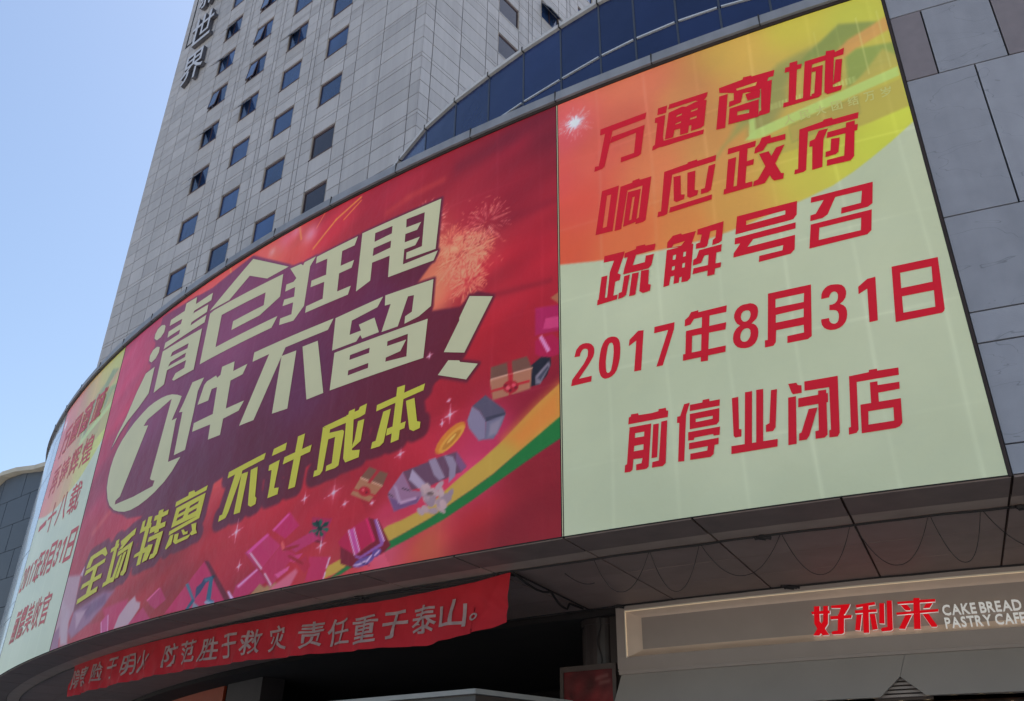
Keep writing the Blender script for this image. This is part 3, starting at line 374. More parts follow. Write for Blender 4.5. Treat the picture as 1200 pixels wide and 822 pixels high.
((-4453,7017,-4453,7005,-4469,6985,-4497,6960,-4533,6936,-4568,6916,-4597,6906,-4612,6907,-4612,6918,-4596,6939,-4567,6964,-4532,6988,-4496,7008,-4468,7018),(190, 185, 225),10),
((-4710,6724,-4725,6724,-4763,6733,-4817,6751,-4877,6773,-4931,6795,-4967,6813,-4979,6823,-4964,6823,-4925,6814,-4870,6796,-4810,6774,-4757,6752,-4721,6735),(40, 30, 90),10),
((-6701,8139,-6016,7979,-6245,7464,-6606,7593),(150, 32, 78),15),
((-6610,7611,-6239,7487,-6265,7444,-6610,7559),(90, 15, 35),10),
((-6389,7811,-6572,7994,-6679,8010,-6645,7930),(14, 70, 55),10),
((-6389,7811,-6317,7963,-6387,8035,-6464,8000),(24, 100, 75),10),
((-6389,7811,-6138,7843,-6116,7916,-6236,7941),(14, 62, 50),10),
((-6389,7811,-6154,7700,-6072,7728,-6151,7800),(26, 105, 80),10),
((-6389,7811,-6372,7651,-6276,7597,-6242,7653),(20, 88, 68),10),
((-6389,7811,-6578,7686,-6548,7594,-6444,7615),(14, 68, 52),10),
((-6389,7811,-6705,7817,-6757,7748,-6628,7716),(28, 112, 84),10),
((-6389,7811,-6438,7988,-6535,8037,-6564,7975),(10, 45, 38),10),
((-6309,7797,-6314,7779,-6333,7768,-6364,7765,-6400,7772,-6433,7786,-6458,7804,-6469,7825,-6465,7842,-6445,7853,-6414,7856,-6378,7850,-6345,7836,-6320,7817),(10, 40, 34),10),
((-9280,6618,-9186,6924,-8459,7207,-8045,6829,-8706,6610),(160, 36, 92),25),
((-9030,7679,-8258,8022,-7686,7634,-8283,7162),(170, 44, 98),12),
((-8974,7688,-8258,8022,-8163,7969,-8869,7615),(190, 75, 150),12),
((-8078,8082,-7528,8428,-7109,8016,-7556,7772),(168, 32, 92),14),
((-8078,8082,-7574,8393,-7502,8350,-8001,8031),(195, 80, 150),10),
((-7514,7570,-6641,7791,-6358,7569,-7117,7382),(165, 46, 100),20),
((-8283,7162,-7682,7615,-7110,7346,-7806,6709),(165, 38, 85),20),
((-7254,7299,-6855,7322,-7070,7132,-7286,7200),(180, 60, 120),20),
((-6636,7202,-5950,7095,-6081,6601,-6684,6653,-6624,6861),(168, 40, 88),14),
((-7070,7132,-6743,7253,-6549,6985,-6718,6842),(160, 34, 62),25),
((-7896,6636,-7043,6991,-6952,6910,-7168,6603,-7672,6571),(185, 105, 130),50),
((-7755,6960,-7264,7093,-7296,6995,-7628,6855),(190, 85, 145),20),
((-7543,7474,-7576,7488,-7614,7524,-7649,7576,-7674,7633,-7685,7685,-7679,7719,-7657,7731,-7624,7716,-7586,7679,-7551,7627,-7526,7570,-7516,7519,-7522,7485),(190, 90, 90),25),
((-7007,7530,-7026,7513,-7098,7496,-7210,7483,-7339,7476,-7462,7478,-7552,7487,-7591,7502,-7572,7520,-7498,7536,-7384,7549,-7253,7555,-7132,7554,-7045,7545),(140, 30, 40),25),
((-6794,7060,-6832,7060,-6919,7088,-7040,7139,-7171,7203,-7285,7268,-7360,7321,-7380,7350,-7340,7349,-7249,7320,-7126,7267,-6996,7203,-6884,7139,-6812,7088),(140, 30, 40),25),
((-9035,7698,-8986,7690,-8197,7026,-7829,6695,-7882,6696,-8459,7207),(150, 40, 100),10),
((-8849,7648,-8777,7636,-8242,7173,-8294,7160),(215, 205, 225),8),
((-8178,7058,-8110,7048,-7811,6734,-7843,6711),(215, 200, 220),8),
((-5977,7093,-5930,7086,-6005,6854,-6048,6860),(205, 190, 215),8),
((-6058,6779,-6024,6768,-6068,6609,-6106,6615),(205, 190, 215),8),
((-9151,6901,-8461,7214,-8393,7161,-9045,6826),(185, 90, 155),8),
((-9128,6880,-8454,7185,-8433,7167,-9098,6855),(220, 170, 210),6),
((-8588,6587,-8260,6825,-7915,6604,-8310,6573),(148, 128, 88),30),
((-12231,6656,-10730,7758,-9511,6597,-10960,6614),(165, 36, 92),20),
((-10750,7781,-10536,7726,-9301,6586,-9536,6583),(92, 20, 44),14),
((-9515,6829,-9422,6816,-9190,6606,-9303,6593),(190, 180, 225),10),
((-11443,7281,-11310,7299,-10883,6824,-10968,6799),(60, 115, 135),10),
((-11002,6840,-10835,6798,-11091,6606,-11255,6591),(35, 90, 115),12),
((-10913,6772,-10636,6624,-10685,6577,-10921,6597),(110, 140, 155),16),
((-10868,6840,-10894,7122,-10688,7203,-10622,7305,-10204,7303,-10159,7259,-10483,7172,-10677,6960),(45, 60, 100),14),
((-10616,7286,-10268,7306,-10223,7262,-10489,7192),(55, 105, 130),12),
((-10356,7283,-10203,7259,-10145,6684,-10348,6730),(40, 100, 125),12),
((-9966,6623,-9980,6600,-10034,6588,-10119,6588,-10218,6602,-10311,6625,-10380,6655,-10410,6684,-10396,6708,-10340,6720,-10253,6719,-10154,6705,-10062,6681,-9995,6652),(125, 160, 180),10),
((-9988,6646,-10002,6639,-10043,6641,-10101,6650,-10166,6666,-10224,6685,-10264,6704,-10278,6718,-10263,6725,-10222,6724,-10163,6714,-10098,6698,-10041,6679,-10001,6661),(50, 120, 150),10),
((-10135,7285,-10138,7273,-10153,7265,-10178,7263,-10207,7268,-10235,7278,-10257,7292,-10268,7306,-10265,7319,-10250,7327,-10225,7328,-10195,7324,-10167,7314,-10146,7300),(25, 50, 60),8),
((-19810,8945,-18548,8756,-18425,7639,-18617,7345,-19270,6793,-19739,6604,-19748,7182,-19787,7977),(156, 146, 160),90),
((-18612,8768,-18394,9002,-18363,8954,-18375,8661),(165, 165, 185),15),
((-19824,8195,-18804,7698,-18262,6584,-18928,6649),(160, 160, 172),110),
((-19739,6604,-19783,7145,-19403,7296,-19009,6600),(128, 98, 130),60),
((-18394,7594,-16274,7855,-15510,7769,-16174,7337,-17000,6958,-18049,6752,-18498,7008),(132, 108, 138),110),
((-17676,7564,-16050,7780,-15990,7501,-17153,7211),(108, 84, 120),110),
((-18181,7521,-17336,7512,-17838,6996),(160, 150, 170),90),
((-16075,7322,-14485,7382,-14512,6766,-15237,6573),(165, 45, 95),80),
((-18021,6709,-17025,7000,-16069,6981,-15763,6586,-17272,6593),(155, 40, 68),60),
((-15971,6967,-15715,6580,-15328,6584,-15602,7139),(170, 70, 130),10),
((-15999,6952,-15931,6943,-15734,6582,-15801,6591),(195, 150, 195),6),
((-15608,7084,-15551,7076,-15328,6584,-15383,6592),(200, 160, 200),6),
((-14429,7263,-14094,7388,-13944,7227,-13684,7152,-13657,7005,-14123,6606,-15008,6615,-14849,6958),(165, 162, 172),45),
((-14140,6644,-13468,6995,-12953,6626,-12997,6562),(160, 44, 95),40),
((-13323,7170,-12704,7396,-12286,7017,-12762,6842,-13106,6996),(155, 42, 92),25),
((-13354,7157,-12778,7408,-12725,7378,-13280,7121),(190, 95, 145),8)]
RPOLY=[
((3692,14223,4012,14634,4527,15525,5213,16240,6146,16465,6551,16800,7126,16601,6847,16470,5877,16137,5373,15726,4949,15224,4302,14759,3855,14457),(140, 135, 72),120),
((6551,16800,7250,16577,7165,16328,6439,16079,5910,16059,5397,15904,5852,16276),(122, 130, 66),60),
((4527,15525,5096,16036,5354,15923,5304,15199,4863,14536,4414,14535),(135, 130, 72),150),
((6349,16056,6647,16304,7472,16638,7493,16277,6770,15997,6393,15785),(186, 134, 74),60),
((6533,15850,6770,15997,7464,15883,7468,15452,6911,15322,6445,15032),(126, 138, 68),60),
((7241,15793,7479,15509,7457,15276,6625,15108,6881,15394),(165, 150, 72),60),
((4314,14455,4564,14654,6269,14984,7428,15228,7416,14984,6230,14733,4623,14393),(165, 182, 98),25),
((4521,14286,6217,14650,7429,14902,7454,14172,6689,14008,5425,13857,4557,13838),(165, 148, 68),40),
((5213,14516,6619,14766,6580,14277,5213,14022),(150, 138, 66),15),
((5231,14450,6581,14711,6556,14332,5243,14085),(162, 140, 68),15),
((4463,14966,4579,14979,4559,14419,4401,14421),(165, 180, 100),15)]
CREAM=(-5,12708,905,12505,1626,12377,2521,12299,3405,12266,4109,12351,4752,12494,5295,12605,5810,12745,6217,12941,6552,13140,6994,13430,7447,13768)
SEG=[((-75,17279,-1290,17018,-2838,16752),260,(98, 24, 40)),((-104,14544,-1486,14415),160,(118, 24, 40)),((-234,12370,-2143,12493),90,(120, 24, 38)),((-6325,17266,-7247,16904,-8088,16260),35,(225, 165, 60)),((-6308,17139,-6919,16760),25,(215, 150, 60)),((-8889,17392,-8710,16853),35,(215, 150, 60)),((-7779,17382,-8068,16965),20,(210, 130, 70)),((-12413,17502,-12198,17086),35,(200, 170, 70)),((-12278,16392,-12770,17074),30,(205, 150, 80)),((-11601,16271,-11902,16864),25,(205, 160, 110)),((-3370,16515,-4501,16452,-5227,16258),120,(165, 60, 55)),((-17286,10506,-18371,10056),130,(175, 100, 90)),((-6529,10276,-6626,9965),60,(150, 60, 60)),((-8897,10520,-8986,10306),60,(140, 55, 60)),((-5168,7506,-4335,7841,-3289,8031),200,(172, 50, 85)),((-2809,7573,-3205,6916,-3008,6622),260,(170, 90, 60))]
GLOW=[((-9499,17137),350,(200, 110, 150),0.6),((-8303,16857),300,(215, 170, 200),0.6),((-12493,16481),600,(205, 130, 105),0.6),((-9814,16751),500,(205, 120, 90),0.5),((-3391,13560),480,(205, 155, 105),0.45),((-2689,13800),450,(190, 105, 80),0.25),((-9018,17264),220,(210, 150, 190),0.5),((-10828,16660),200,(210, 170, 150),0.5),((-10069,16984),150,(215, 190, 190),0.5),((816,16190),500,(215, 90, 100),0.5)]
STAR=[((-6068,8605),340),((-7047,8653),170),((-5663,8262),130),((-9530,8294),340),((-9189,7383),150),((-2759,9744),260),((-2958,9588),90),((-4095,9114),170),((-3443,11396),110),((-6289,7401),200),((-4813,8122),90),((-2803,10104),70)]
SIGN=[
('好',[(3433,6121,3562,6117,3535,5948,3519,5802,3606,5649,3679,5513,3535,5509,3432,5662,3385,5768),(3642,6111,3754,6108,3694,5744,3609,5648,3457,5514,3322,5524,3451,5675,3590,5796),(3351,6016,3778,6010,3767,5944,3366,5955),(3817,6103,4245,6104,4210,6041,4092,5903,3960,5914,4020,6034,3816,6051),(3765,5886,4244,5877,4217,5813,3762,5820),(3944,5915,4077,5905,4012,5532,3961,5507,3758,5514,3733,5552,3769,5579,3880,5585)]),
('利',[(4357,6073,4781,6103,4785,6045,4362,6013),(4322,5965,4798,5952,4787,5895,4318,5900),(4508,6045,4640,6049,4552,5493,4430,5495),(4344,5869,4460,5867,4363,5550,4258,5564),(4628,5861,4742,5859,4745,5551,4630,5542),(4873,6066,4978,6058,4907,5646,4796,5661),(5040,6103,5149,6100,5060,5529,5021,5501,4823,5497,4806,5541,4838,5570,4952,5581)]),
('来',[(5250,6060,5598,6063,5614,6112,5736,6102,5728,6065,6048,6058,6036,6003,5254,6015),(5599,6101,5733,6090,5629,5490,5494,5499),(5309,5995,5446,5993,5505,5895,5487,5871,5391,5878),(5847,5987,5980,5982,5897,5889,5762,5890),(5189,5850,6068,5857,6056,5803,5192,5800),(5372,5786,5515,5788,5310,5512,5183,5527),(5726,5778,5848,5781,5978,5533,5955,5510,5855,5517)]),
]
FIREWORK=[((-1951,14595),60,0.75,1),((-3699,15290),90,0.65,2),((-2644,13907),190,0.90,3),((-2408,13096),130,0.60,4),((-3030,14428),120,0.60,5),((-3866,15682),60,0.50,6),((-2200,13991),90,0.60,7)]

# ------------------------------------------------------------------ print artwork (flat print computed on a fine grid)
def pts(t,n=2): return np.array(t,float).reshape(-1,n)/1000
def idw(S,Z,samples,p=3.2,shift=0):
    a=np.array(samples,float); out=np.zeros(S.shape+(3,)); wt=np.zeros(S.shape)
    for s,z,r,g,b in a:
        w_=1/((S-(s/100+shift))**2+(Z-z/100)**2+.15)**(p/2); wt+=w_; out+=w_[...,None]*np.array((r,g,b))
    return out/wt[...,None]
def sdist(S,Z,P):
    inside=np.zeros(S.shape,bool); d=np.full(S.shape,1e9); n=len(P)
    for i in range(n):
        x0,y0=P[i]; x1,y1=P[(i+1)%n]; ex,ey=x1-x0,y1-y0; L=ex*ex+ey*ey+1e-12
        t=np.clip(((S-x0)*ex+(Z-y0)*ey)/L,0,1); d=np.minimum(d,np.hypot(S-x0-t*ex,Z-y0-t*ey))
        if y0!=y1: c=((Z<y0)!=(Z<y1)); xi=x0+(Z-y0)*ex/ey if ey else x0; inside^=c&(S<xi)
    return np.where(inside,-d,d)
class Art:
    def __init__(s,s0,s1,z0,z1,st):
        s.nx=int((s1-s0)/st)+1; s.nz=int((z1-z0)/st)+1; s.xs=np.linspace(s0,s1,s.nx); s.zs=np.linspace(z0,z1,s.nz)
        s.S,s.Z=np.meshgrid(s.xs,s.zs,indexing='ij'); s.C=np.zeros(s.S.shape+(3,)); s.st=st
    def win(s,P,m):
        i0,i1=np.searchsorted(s.xs,[P[:,0].min()-m,P[:,0].max()+m]); j0,j1=np.searchsorted(s.zs,[P[:,1].min()-m,P[:,1].max()+m])
        return slice(max(0,i0-1),i1+1),slice(max(0,j0-1),j1+1)
    def blend(s,w_,a,c): s.C[w_]=s.C[w_]*(1-a[...,None])+np.asarray(c,float)*a[...,None]
    def poly(s,P,c,soft=.02,alpha=1,grow=0.):
        soft=max(soft,s.st*.6); w_=s.win(P,soft+grow+.05)
        if s.S[w_].size==0: return
        a=np.clip(.5-(sdist(s.S[w_],s.Z[w_],P)-grow)/(2*soft),0,1); a=a*a*(3-2*a); s.blend(w_,a*alpha,c if np.ndim(c)<3 else c[w_])
    def seg(s,P,wd,c,alpha=1):
        for a_,b_ in zip(P[:-1],P[1:]):
            w_=s.win(np.array([a_,b_]),wd*3); S,Z=s.S[w_],s.Z[w_]
            if S.size==0: continue
            e=b_-a_; t=np.clip(((S-a_[0])*e[0]+(Z-a_[1])*e[1])/(e@e+1e-9),0,1); d=np.hypot(S-a_[0]-t*e[0],Z-a_[1]-t*e[1]); s.blend(w_,np.exp(-(d/wd)**2)*alpha,c)
    def glow(s,p,r,c,a):
        w_=s.win(np.array([p]),r*2.4); 
        if s.S[w_].size: s.blend(w_,np.exp(-((s.S[w_]-p[0])**2+(s.Z[w_]-p[1])**2)/r**2)*a,c)
    def mesh(s,name,off,parent,m):
        V=WALL(s.S,off+.0,s.Z).reshape(-1,3); i=np.arange(s.nx-1)[:,None]*s.nz+np.arange(s.nz-1)[None]; 
        F=np.stack([i,i+s.nz,i+s.nz+1,i+1],-1).reshape(-1,4)
        me=bpy.data.meshes.new(name); me.vertices.add(len(V)); me.vertices.foreach_set('co',V.ravel()); me.loops.add(F.size); me.loops.foreach_set('vertex_index',F.ravel().astype(np.int32))
        me.polygons.add(len(F)); me.polygons.foreach_set('loop_start',np.arange(0,F.size,4,dtype=np.int32)); me.polygons.foreach_set('use_smooth',np.ones(len(F),bool))
        c=np.clip(s.C,0,255)/255; c=np.where(c<=.04045,c/12.92,((c+.055)/1.055)**2.4)*GAIN; c=np.clip(c,0,.88).reshape(-1,3)
        at=me.color_attributes.new('print_colour','FLOAT_COLOR','POINT'); at.data.foreach_set('color',np.c_[c,np.ones(len(c))].astype(np.float32).ravel())
        me.materials.append(m); me.update(); me.validate(); o=bpy.data.objects.new(name,me); COL.objects.link(o); o.parent=parent; return o
def smooth_noise(S,Z,sx,sz,seed):
    g=np.random.default_rng(seed).normal(size=(40,40)); a=(S/sx)%38; b=(Z/sz)%38; i,j=a.astype(int),b.astype(int); u,v=a-i,b-j; u=u*u*(3-2*u); v=v*v*(3-2*v)
    return (g[i,j]*(1-u)+g[i+1,j]*u)*(1-v)+(g[i,j+1]*(1-u)+g[i+1,j+1]*u)*v
def seams(A,amt=6):
    """faint welded seams and fold lines of the vinyl sheets"""
    s0=A.xs[0]
    for k,s in enumerate(np.arange(s0+1.02,A.xs[-1],1.22)):
        x=s+.03*np.sin(A.Z*.9+k); A.C+= (amt*np.exp(-((A.S-x)/.035)**2)*(.5+.5*np.clip(smooth_noise(A.S,A.Z,5,1.5,k+3)+.5,0,1.5)))[...,None]
    for k,z in enumerate(np.arange(7.9,17.3,1.9)):
        x=z+.04*np.sin(A.S*.8+k); A.C+= (amt*.8*np.exp(-((A.Z-x)/.03)**2)*(.3+.7*np.clip(smooth_noise(A.S,A.Z,1.5,5,k+13)+.4,0,1.5)))[...,None]
def burst(A,c,n,r,col,seed,core=0,wd=.016,alpha=.75):
    g=np.random.default_rng(seed)
    for k in range(n):
        t=g.uniform(0,2*math.pi); r0=g.uniform(.12,.6)*r; r1=min(r,r0+g.uniform(.12,.35)*r); 
        P=[np.array([c[0]+math.cos(t)*q,c[1]+math.sin(t)*q-.25*r*(q/r)**2*.5]) for q in (r0,(r0+r1)/2,r1)]
        A.seg(np.array(P),wd,col,alpha*g.uniform(.4,1))
    if core: A.glow(c,core,col,.95)
# --- red centre
A=Art(-19.77,-.03,6.62,17.38,.034)
A.C=idw(A.S,A.Z,BASE); A.C*= (1+.035*smooth_noise(A.S,A.Z,1.7,1.1,2))[...,None]
n_=smooth_noise(A.S*.8+A.Z*.5,A.Z-A.S*.35,2.5,.5,5); A.C*=(1+.05*n_)[...,None]
for p,wd,c in SEG: A.seg(pts(p),wd/1000,c,.55 if wd>60 else .8)
for p,r,c,a in GLOW: A.glow(pts(p)[0],r/1000,c,a)
for p,n,r,sd_ in FIREWORK: burst(A,pts(p)[0],n*2,r*1.15,(232,170,150) if sd_ in (1,2,6) else (225,165,120),sd_,wd=.012,alpha=.42)
for k in range(260):
    a=RNG.normal((-2.45,14.0),(.38,.6)); b=a+RNG.normal(0,.07,2); A.seg(np.array([a,b]),.014,(235,190,140),.32)
BK=idw(A.S,A.Z,BACK)
A.poly(pts(BACKPOLY),BK,.05)
for ch,gl in TITLE:
    for g in gl: A.poly(pts(g[0]),BK,.05,grow=.07)
for ch,gl in SUB:
    for g in gl: A.poly(pts(g[0]),BK,.06,grow=.26)
for p,c,soft in POLY: A.poly(pts(p),c,soft/1000)
for p,r in STAR:
    c=pts(p)[0]; r/=1000; A.glow(c,r*.55,(215,110,140),.35); A.glow(c,r*.16,(235,220,235),.95)
    for dx,dz in ((0,1),(0,-.8),(.9,.25),(-.9,-.25)): A.seg(np.array([c,c+np.array((dx,dz))*r*.5]),.018,(225,200,220),.7); A.seg(np.array([c+np.array((dx,dz))*r*.5,c+np.array((dx,dz))*r]),.012,(215,150,180),.5)
A.C[...,1:]*=.84; A.C[...,0]*=1.04
seams(A,4)
red_board=empty('billboard','large red clearance sale hoarding with cream title, yellow slogan and gift boxes','billboard',tuple(WALL(-9.9,0,ZB)))
o=A.mesh('print_sheet',.03,red_board,M['vinyl']); o.matrix_parent_inverse=Matrix.Translation(-red_board.location)
# --- cream side panels
def side_art(shift,st):
    A=Art(.03+shift,7.44+shift,6.62,17.38,st)
    A.C=idw(A.S,A.Z,RBASE,shift=shift)
    A.C*=(1+.02*smooth_noise(A.S-shift,A.Z,1.2,1.0,4))[...,None]
    for p,c,soft in RPOLY: A.poly(pts(p)+[shift,0],c,soft/1000,alpha=.9)
    rb=np.random.default_rng(3)
    for k in range(34):   # roof comb ticks of the ghosted gate
        t=k/33; a=np.array([4.25+2.35*t+shift,15.02+.12*t]); A.seg(np.array([a,a+(.0,.13)]),.018,(185,195,115),.6)
    for k in range(4):
        a=np.array([6.05+.42*k+shift,15.2+.02*k]); A.seg(np.array([a,a+(0,1.6)]),.012,(190,185,110),.4)
    P=pts(CREAM)+[shift,0]; bz=np.interp(A.S,P[:,0],P[:,1]); a=np.clip(.5+(bz-A.Z)/.05,0,1)
    cr=np.array((170,173,142))+smooth_noise(A.S-shift,A.Z,1.6,1.6,9)[...,None]*np.array((2.5,2,2)); A.C=A.C*(1-a[...,None])+cr*a[...,None]
    c=np.array((.47+shift,16.62)); burst(A,c,110,.62,(226,180,180),11,wd=.009,alpha=.38); A.glow(c,.26,(220,150,160),.35); 
    for k in range(70):
        t=rb.uniform(0,6.28); r=rb.uniform(.10,.27); A.seg(np.array([c,c+np.array((math.cos(t),math.sin(t)))*r]),.011,(225,225,238),.45)
    A.glow(c,.10,(228,230,242),.85)
    g_=A.C.mean(-1,keepdims=True); k_=.16 if shift else 0; A.C=A.C*(1-k_)+g_*k_*.95
    seams(A,8); return A
right_board=empty('billboard','pale cream hoarding with red closing-down notice below an orange and yellow corner','billboard',tuple(WALL(3.7,0,ZB)))
left_board=empty('billboard','foreshortened cream notice hoarding at far left end of the curved facade','billboard',tuple(WALL(-23.5,0,ZB)))
for b_,sh,st in ((right_board,0,.034),(left_board,-27.27,.055)):
    o=side_art(sh,st).mesh('print_sheet',.03,b_,M['vinyl'] if sh==0 else M['vinyl_left']); o.matrix_parent_inverse=Matrix.Translation(-b_.location)
def print_glyphs(L,parent,m,base,shift=0,step=.5):
    for i,(ch,gl) in enumerate(L):
        mb=MB()
        for k,g in enumerate(gl):
            rings=[(pts(r)+[shift,0]).tolist() for r in g]; mb.add(*poly_mesh(rings,base+k*.0015+(i%2)*.0007,WALL,step))
        mb.build('printed_character',m,parent)
print_glyphs(TITLE,red_board,M['cream'],.036); print_glyphs(SUB,red_board,M['yellow'],.036); print_glyphs(RIGHT,right_board,M['red'],.036)
# small faded inscription on the ghosted gate
for i,ch in enumerate('人民大团结万岁'):
    mb=MB(); put_glyph(mb,ch,5.25+i*.31,14.66,.20,.24,.0345,bold=.015); mb.build('printed_character',M['ghost'],right_board)
# left panel: same closing-down layout
LEFT=[g for g in RIGHT[:4]]+[g for g in RIGHT[12:23]]+[RIGHT[23]]
print_glyphs(LEFT,left_board,M['ghostred'],.036,-27.27)
for row,z in (('再铸辉煌',13.8),('一十八载',12.0)):
    for i,ch in enumerate(row):
        mb=MB(); put_glyph(mb,ch,-27.27+1.58+i*1.42,z,1.2,1.15 if ch!='一' else .22,.036,bold=.012); mb.build('printed_character',M['ghostred'],left_board)
for i,ch in enumerate('完美收官'):
    mb=MB(); put_glyph(mb,ch,-27.27+2.78+i*.99,8.2,.88,1.1,.036,bold=.012); mb.build('printed_character',M['ghostred'],left_board)
for b_,s0,s1 in ((red_board,-19.8,0),(right_board,0,7.47),(left_board,-27.27,-19.8)):
    one('edge_trim',cbox(s0,s1,ZT-.04,ZT+.05,-.05,.06),M['trim'],b_); one('backing_board',cbox(s0+.01,s1-.01,6.61,17.39,-.03,.024),M['core'],b_)
one('edge_trim',cbox(-.007,.007,6.62,17.38,.02,.034),M['cream'],right_board); one('edge_trim',cbox(7.45,7.50,6.6,17.4,-.05,.04),M['trim'],right_board)
# ------------------------------------------------------------------ podium building
pod=empty('shopping_building','curved grey stone-clad shopping building carrying three hoardings over a deep soffit','building',tuple(WALL(0,0,0)))
S0,S1=-46,24
one('backing_wall',cbox(S0,S1,ZB+.06,17.9,-.45,-.06,n=120),M['core'],pod)
def stone(s0,s1,z0,z1,m='stone_blue'): one('stone_panel',cbox(s0+.016,s1-.016,z0+.014,z1-.014,-.055,.012+random.uniform(-.004,.004),n=max(1,int((s1-s0)/.6))),M[m],pod)
rows=[(6.62,7.12,[7.5,9.6,11.8,14,16.2,18.4,21]),(7.12,8.905,[7.5,9.9,12.1,14.4,16.8,19.2,21]),(8.905,9.495,[7.5,9.1,11.1,13.1,15.4,18,21]),(9.495,11.475,[7.5,9.95,12.4,14.8,17.2,21]),
      (11.475,14.79,[7.5,8.72,9.98,11.3,12.6,13.9,15.3,17,19,21]),(14.79,16.54,[7.5,8.09,9.31,10.5,11.7,13,14.4,16,18.5,21]),(16.54,17.4,[7.5,9.7,11.9,14.2,16.5,18.8,21])]
for z0,z1,ss in rows:
    for i,(a,b) in enumerate(zip(ss[:-1],ss[1:])):
        br=(z0==14.79 and i in (0,2,5)) or (z0==11.475 and i in (4,)); stone(a,b,z0,z1,'stone_brown' if br else 'stone_blue')
for z0,z1,_ in rows:
    sp=1.25 if z1-z0>1.5 else 1.9; s=-27.5; k=0
    while s>-45: stone(s-sp,s,z0,z1,'stone_gloss'); s-=sp
segs=np.arange(-45,22.6,2.5)
for a in segs:
    mb=MB(); V,F=cbox(a+.012,a+2.488,17.47,17.755,-.42,.10,n=3,o1b=.13); mb.add(V,F); mb.build('coping_segment',M['coping'],pod)
    one('coping_joint',cbox(a-.014,a+.014,17.46,17.77,-.3,.125,n=1),M['dark'],pod)
# roofs and rear walls
WS=WALL(np.arange(S0,S1+.1,1.),-.3,0)[:,:2].tolist(); poly=WS+[(34,30),(24,64),(-14,74)]
def prism(poly,z0,z1):
    n=len(poly); V=[(x,y,z0) for x,y in poly]+[(x,y,z1) for x,y in poly]; F=[tuple(range(n,2*n)),tuple(range(n))[::-1]]+[(i,(i+1)%n,(i+1)%n+n,i+n) for i in range(n)]; return V,F
one('roof',prism(poly,17.2,17.44),M['roof'],pod)
k=len(WS); back=[WS[-1],(34,30),(24,64),(-14,74),WS[0]]
for a,b in zip(back[:-1],back[1:]):
    d=Vector((b[0]-a[0],b[1]-a[1])); L=d.length; d/=L; one('rear_wall',obox(a,d,(-d.y,d.x),0,L,0,17.2,0,.35),M['back'],pod)
# soffit panels in 2.5 m bays
SOF=[(-.95,-.01,6.585,6.62),(-1.44,-.97,6.60,6.64),(-2.755,-1.452,6.60,6.64),(-4.13,-2.775,6.60,6.64),(-5.5,-4.145,6.60,6.64)]
for a in np.arange(-45,22.6,2.5):
    for j,(o0,o1,z0,z1) in enumerate(SOF):
        one('soffit_panel',cbox(a+.022,a+2.478,z0+random.uniform(-.002,.002),z1,o0,o1,n=2),M['soffit_edge' if j==0 else 'soffit_strip' if j==1 else 'soffit'],pod)
one('soffit_backing',cbox(S0,S1,6.645,6.70,-5.6,-.07,n=80),M['joint'],pod)
# hidden depth behind the arcade: side walls, ceiling and back wall
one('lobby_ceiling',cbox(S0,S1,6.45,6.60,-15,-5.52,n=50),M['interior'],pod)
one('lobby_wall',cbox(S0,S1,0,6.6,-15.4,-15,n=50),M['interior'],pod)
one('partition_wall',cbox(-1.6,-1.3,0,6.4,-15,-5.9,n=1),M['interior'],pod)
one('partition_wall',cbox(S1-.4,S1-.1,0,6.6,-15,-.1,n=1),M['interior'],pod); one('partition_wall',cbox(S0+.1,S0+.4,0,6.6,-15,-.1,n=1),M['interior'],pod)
one('orange_panel',cbox(-30,-21.35,0,6.44,-6.6,-6.5,n=8),M['orange'],pod)
one('pier',cbox(-20.9,-18.1,0,6.44,-7.3,-6.45,n=2),M['greycol'],pod)
# round pillar
def cyl(c,r0,r1,z0,z1,n=32):
    V=[(c[0]+math.cos(2*math.pi*i/n)*r,c[1]+math.sin(2*math.pi*i/n)*r,z) for z,r in ((z0,r0),(z1,r1)) for i in range(n)]
    return V,[(i,(i+1)%n,(i+1)%n+n,i+n) for i in range(n)]+[tuple(range(n,2*n)),tuple(range(n))[::-1]]
pc=WALL(-2.42,-6.15,0)
col=empty('pillar','round dark brown stone pillar under the soffit beside the bakery sign','pillar',tuple(pc))
one('shaft',cyl(pc,.5,.5,0,6.3),M['pillar'],col,smooth=False); one('collar',cyl(pc,.53,.53,6.3,6.44),M['pillar'],col)
one('door_jamb',cbox(-1.95,-1.62,0,6.44,-6.4,-5.7,n=1),M['vest'],pod)
# framed poster on the pillar
po=empty('framed_poster','dark red framed poster standing in front of the round pillar','poster',tuple(WALL(-2.5,-5.4,3.2)))
for a,b,z0,z1 in ((-3.36,-1.73,5.22,5.34),(-3.36,-3.26,3.3,5.22),(-1.83,-1.73,3.3,5.22),(-3.36,-1.73,3.18,3.3)): one('frame_bar',cbox(a,b,z0,z1,-5.60,-5.52,n=1),M['frame'],po)
A2=Art(-3.26,-1.83,3.3,5.22,.04); A2.C[:]=(62,20,22)
A2.C*=(1+.25*smooth_noise(A2.S*1.5+A2.Z,A2.Z-A2.S,.6,.35,8))[...,None]; A2.C[...,0]+=45*np.exp(-((A2.Z-4.2)/.7)**2)
for a,b in (((-2.3,5.02),(-2.0,5.08)),((-2.2,4.92),(-1.95,4.95))): A2.seg(np.array([a,b]),.05,(120,80,75),.6)
A2.poly(np.array([(-2.9,4.2),(-2.4,4.45),(-2.0,4.7),(-2.1,4.1),(-2.6,3.9)]),(105,30,30),.1)
o=A2.mesh('poster_print',-5.555,po,M['vinyl']); o.matrix_parent_inverse=Matrix.Translation(-po.location)
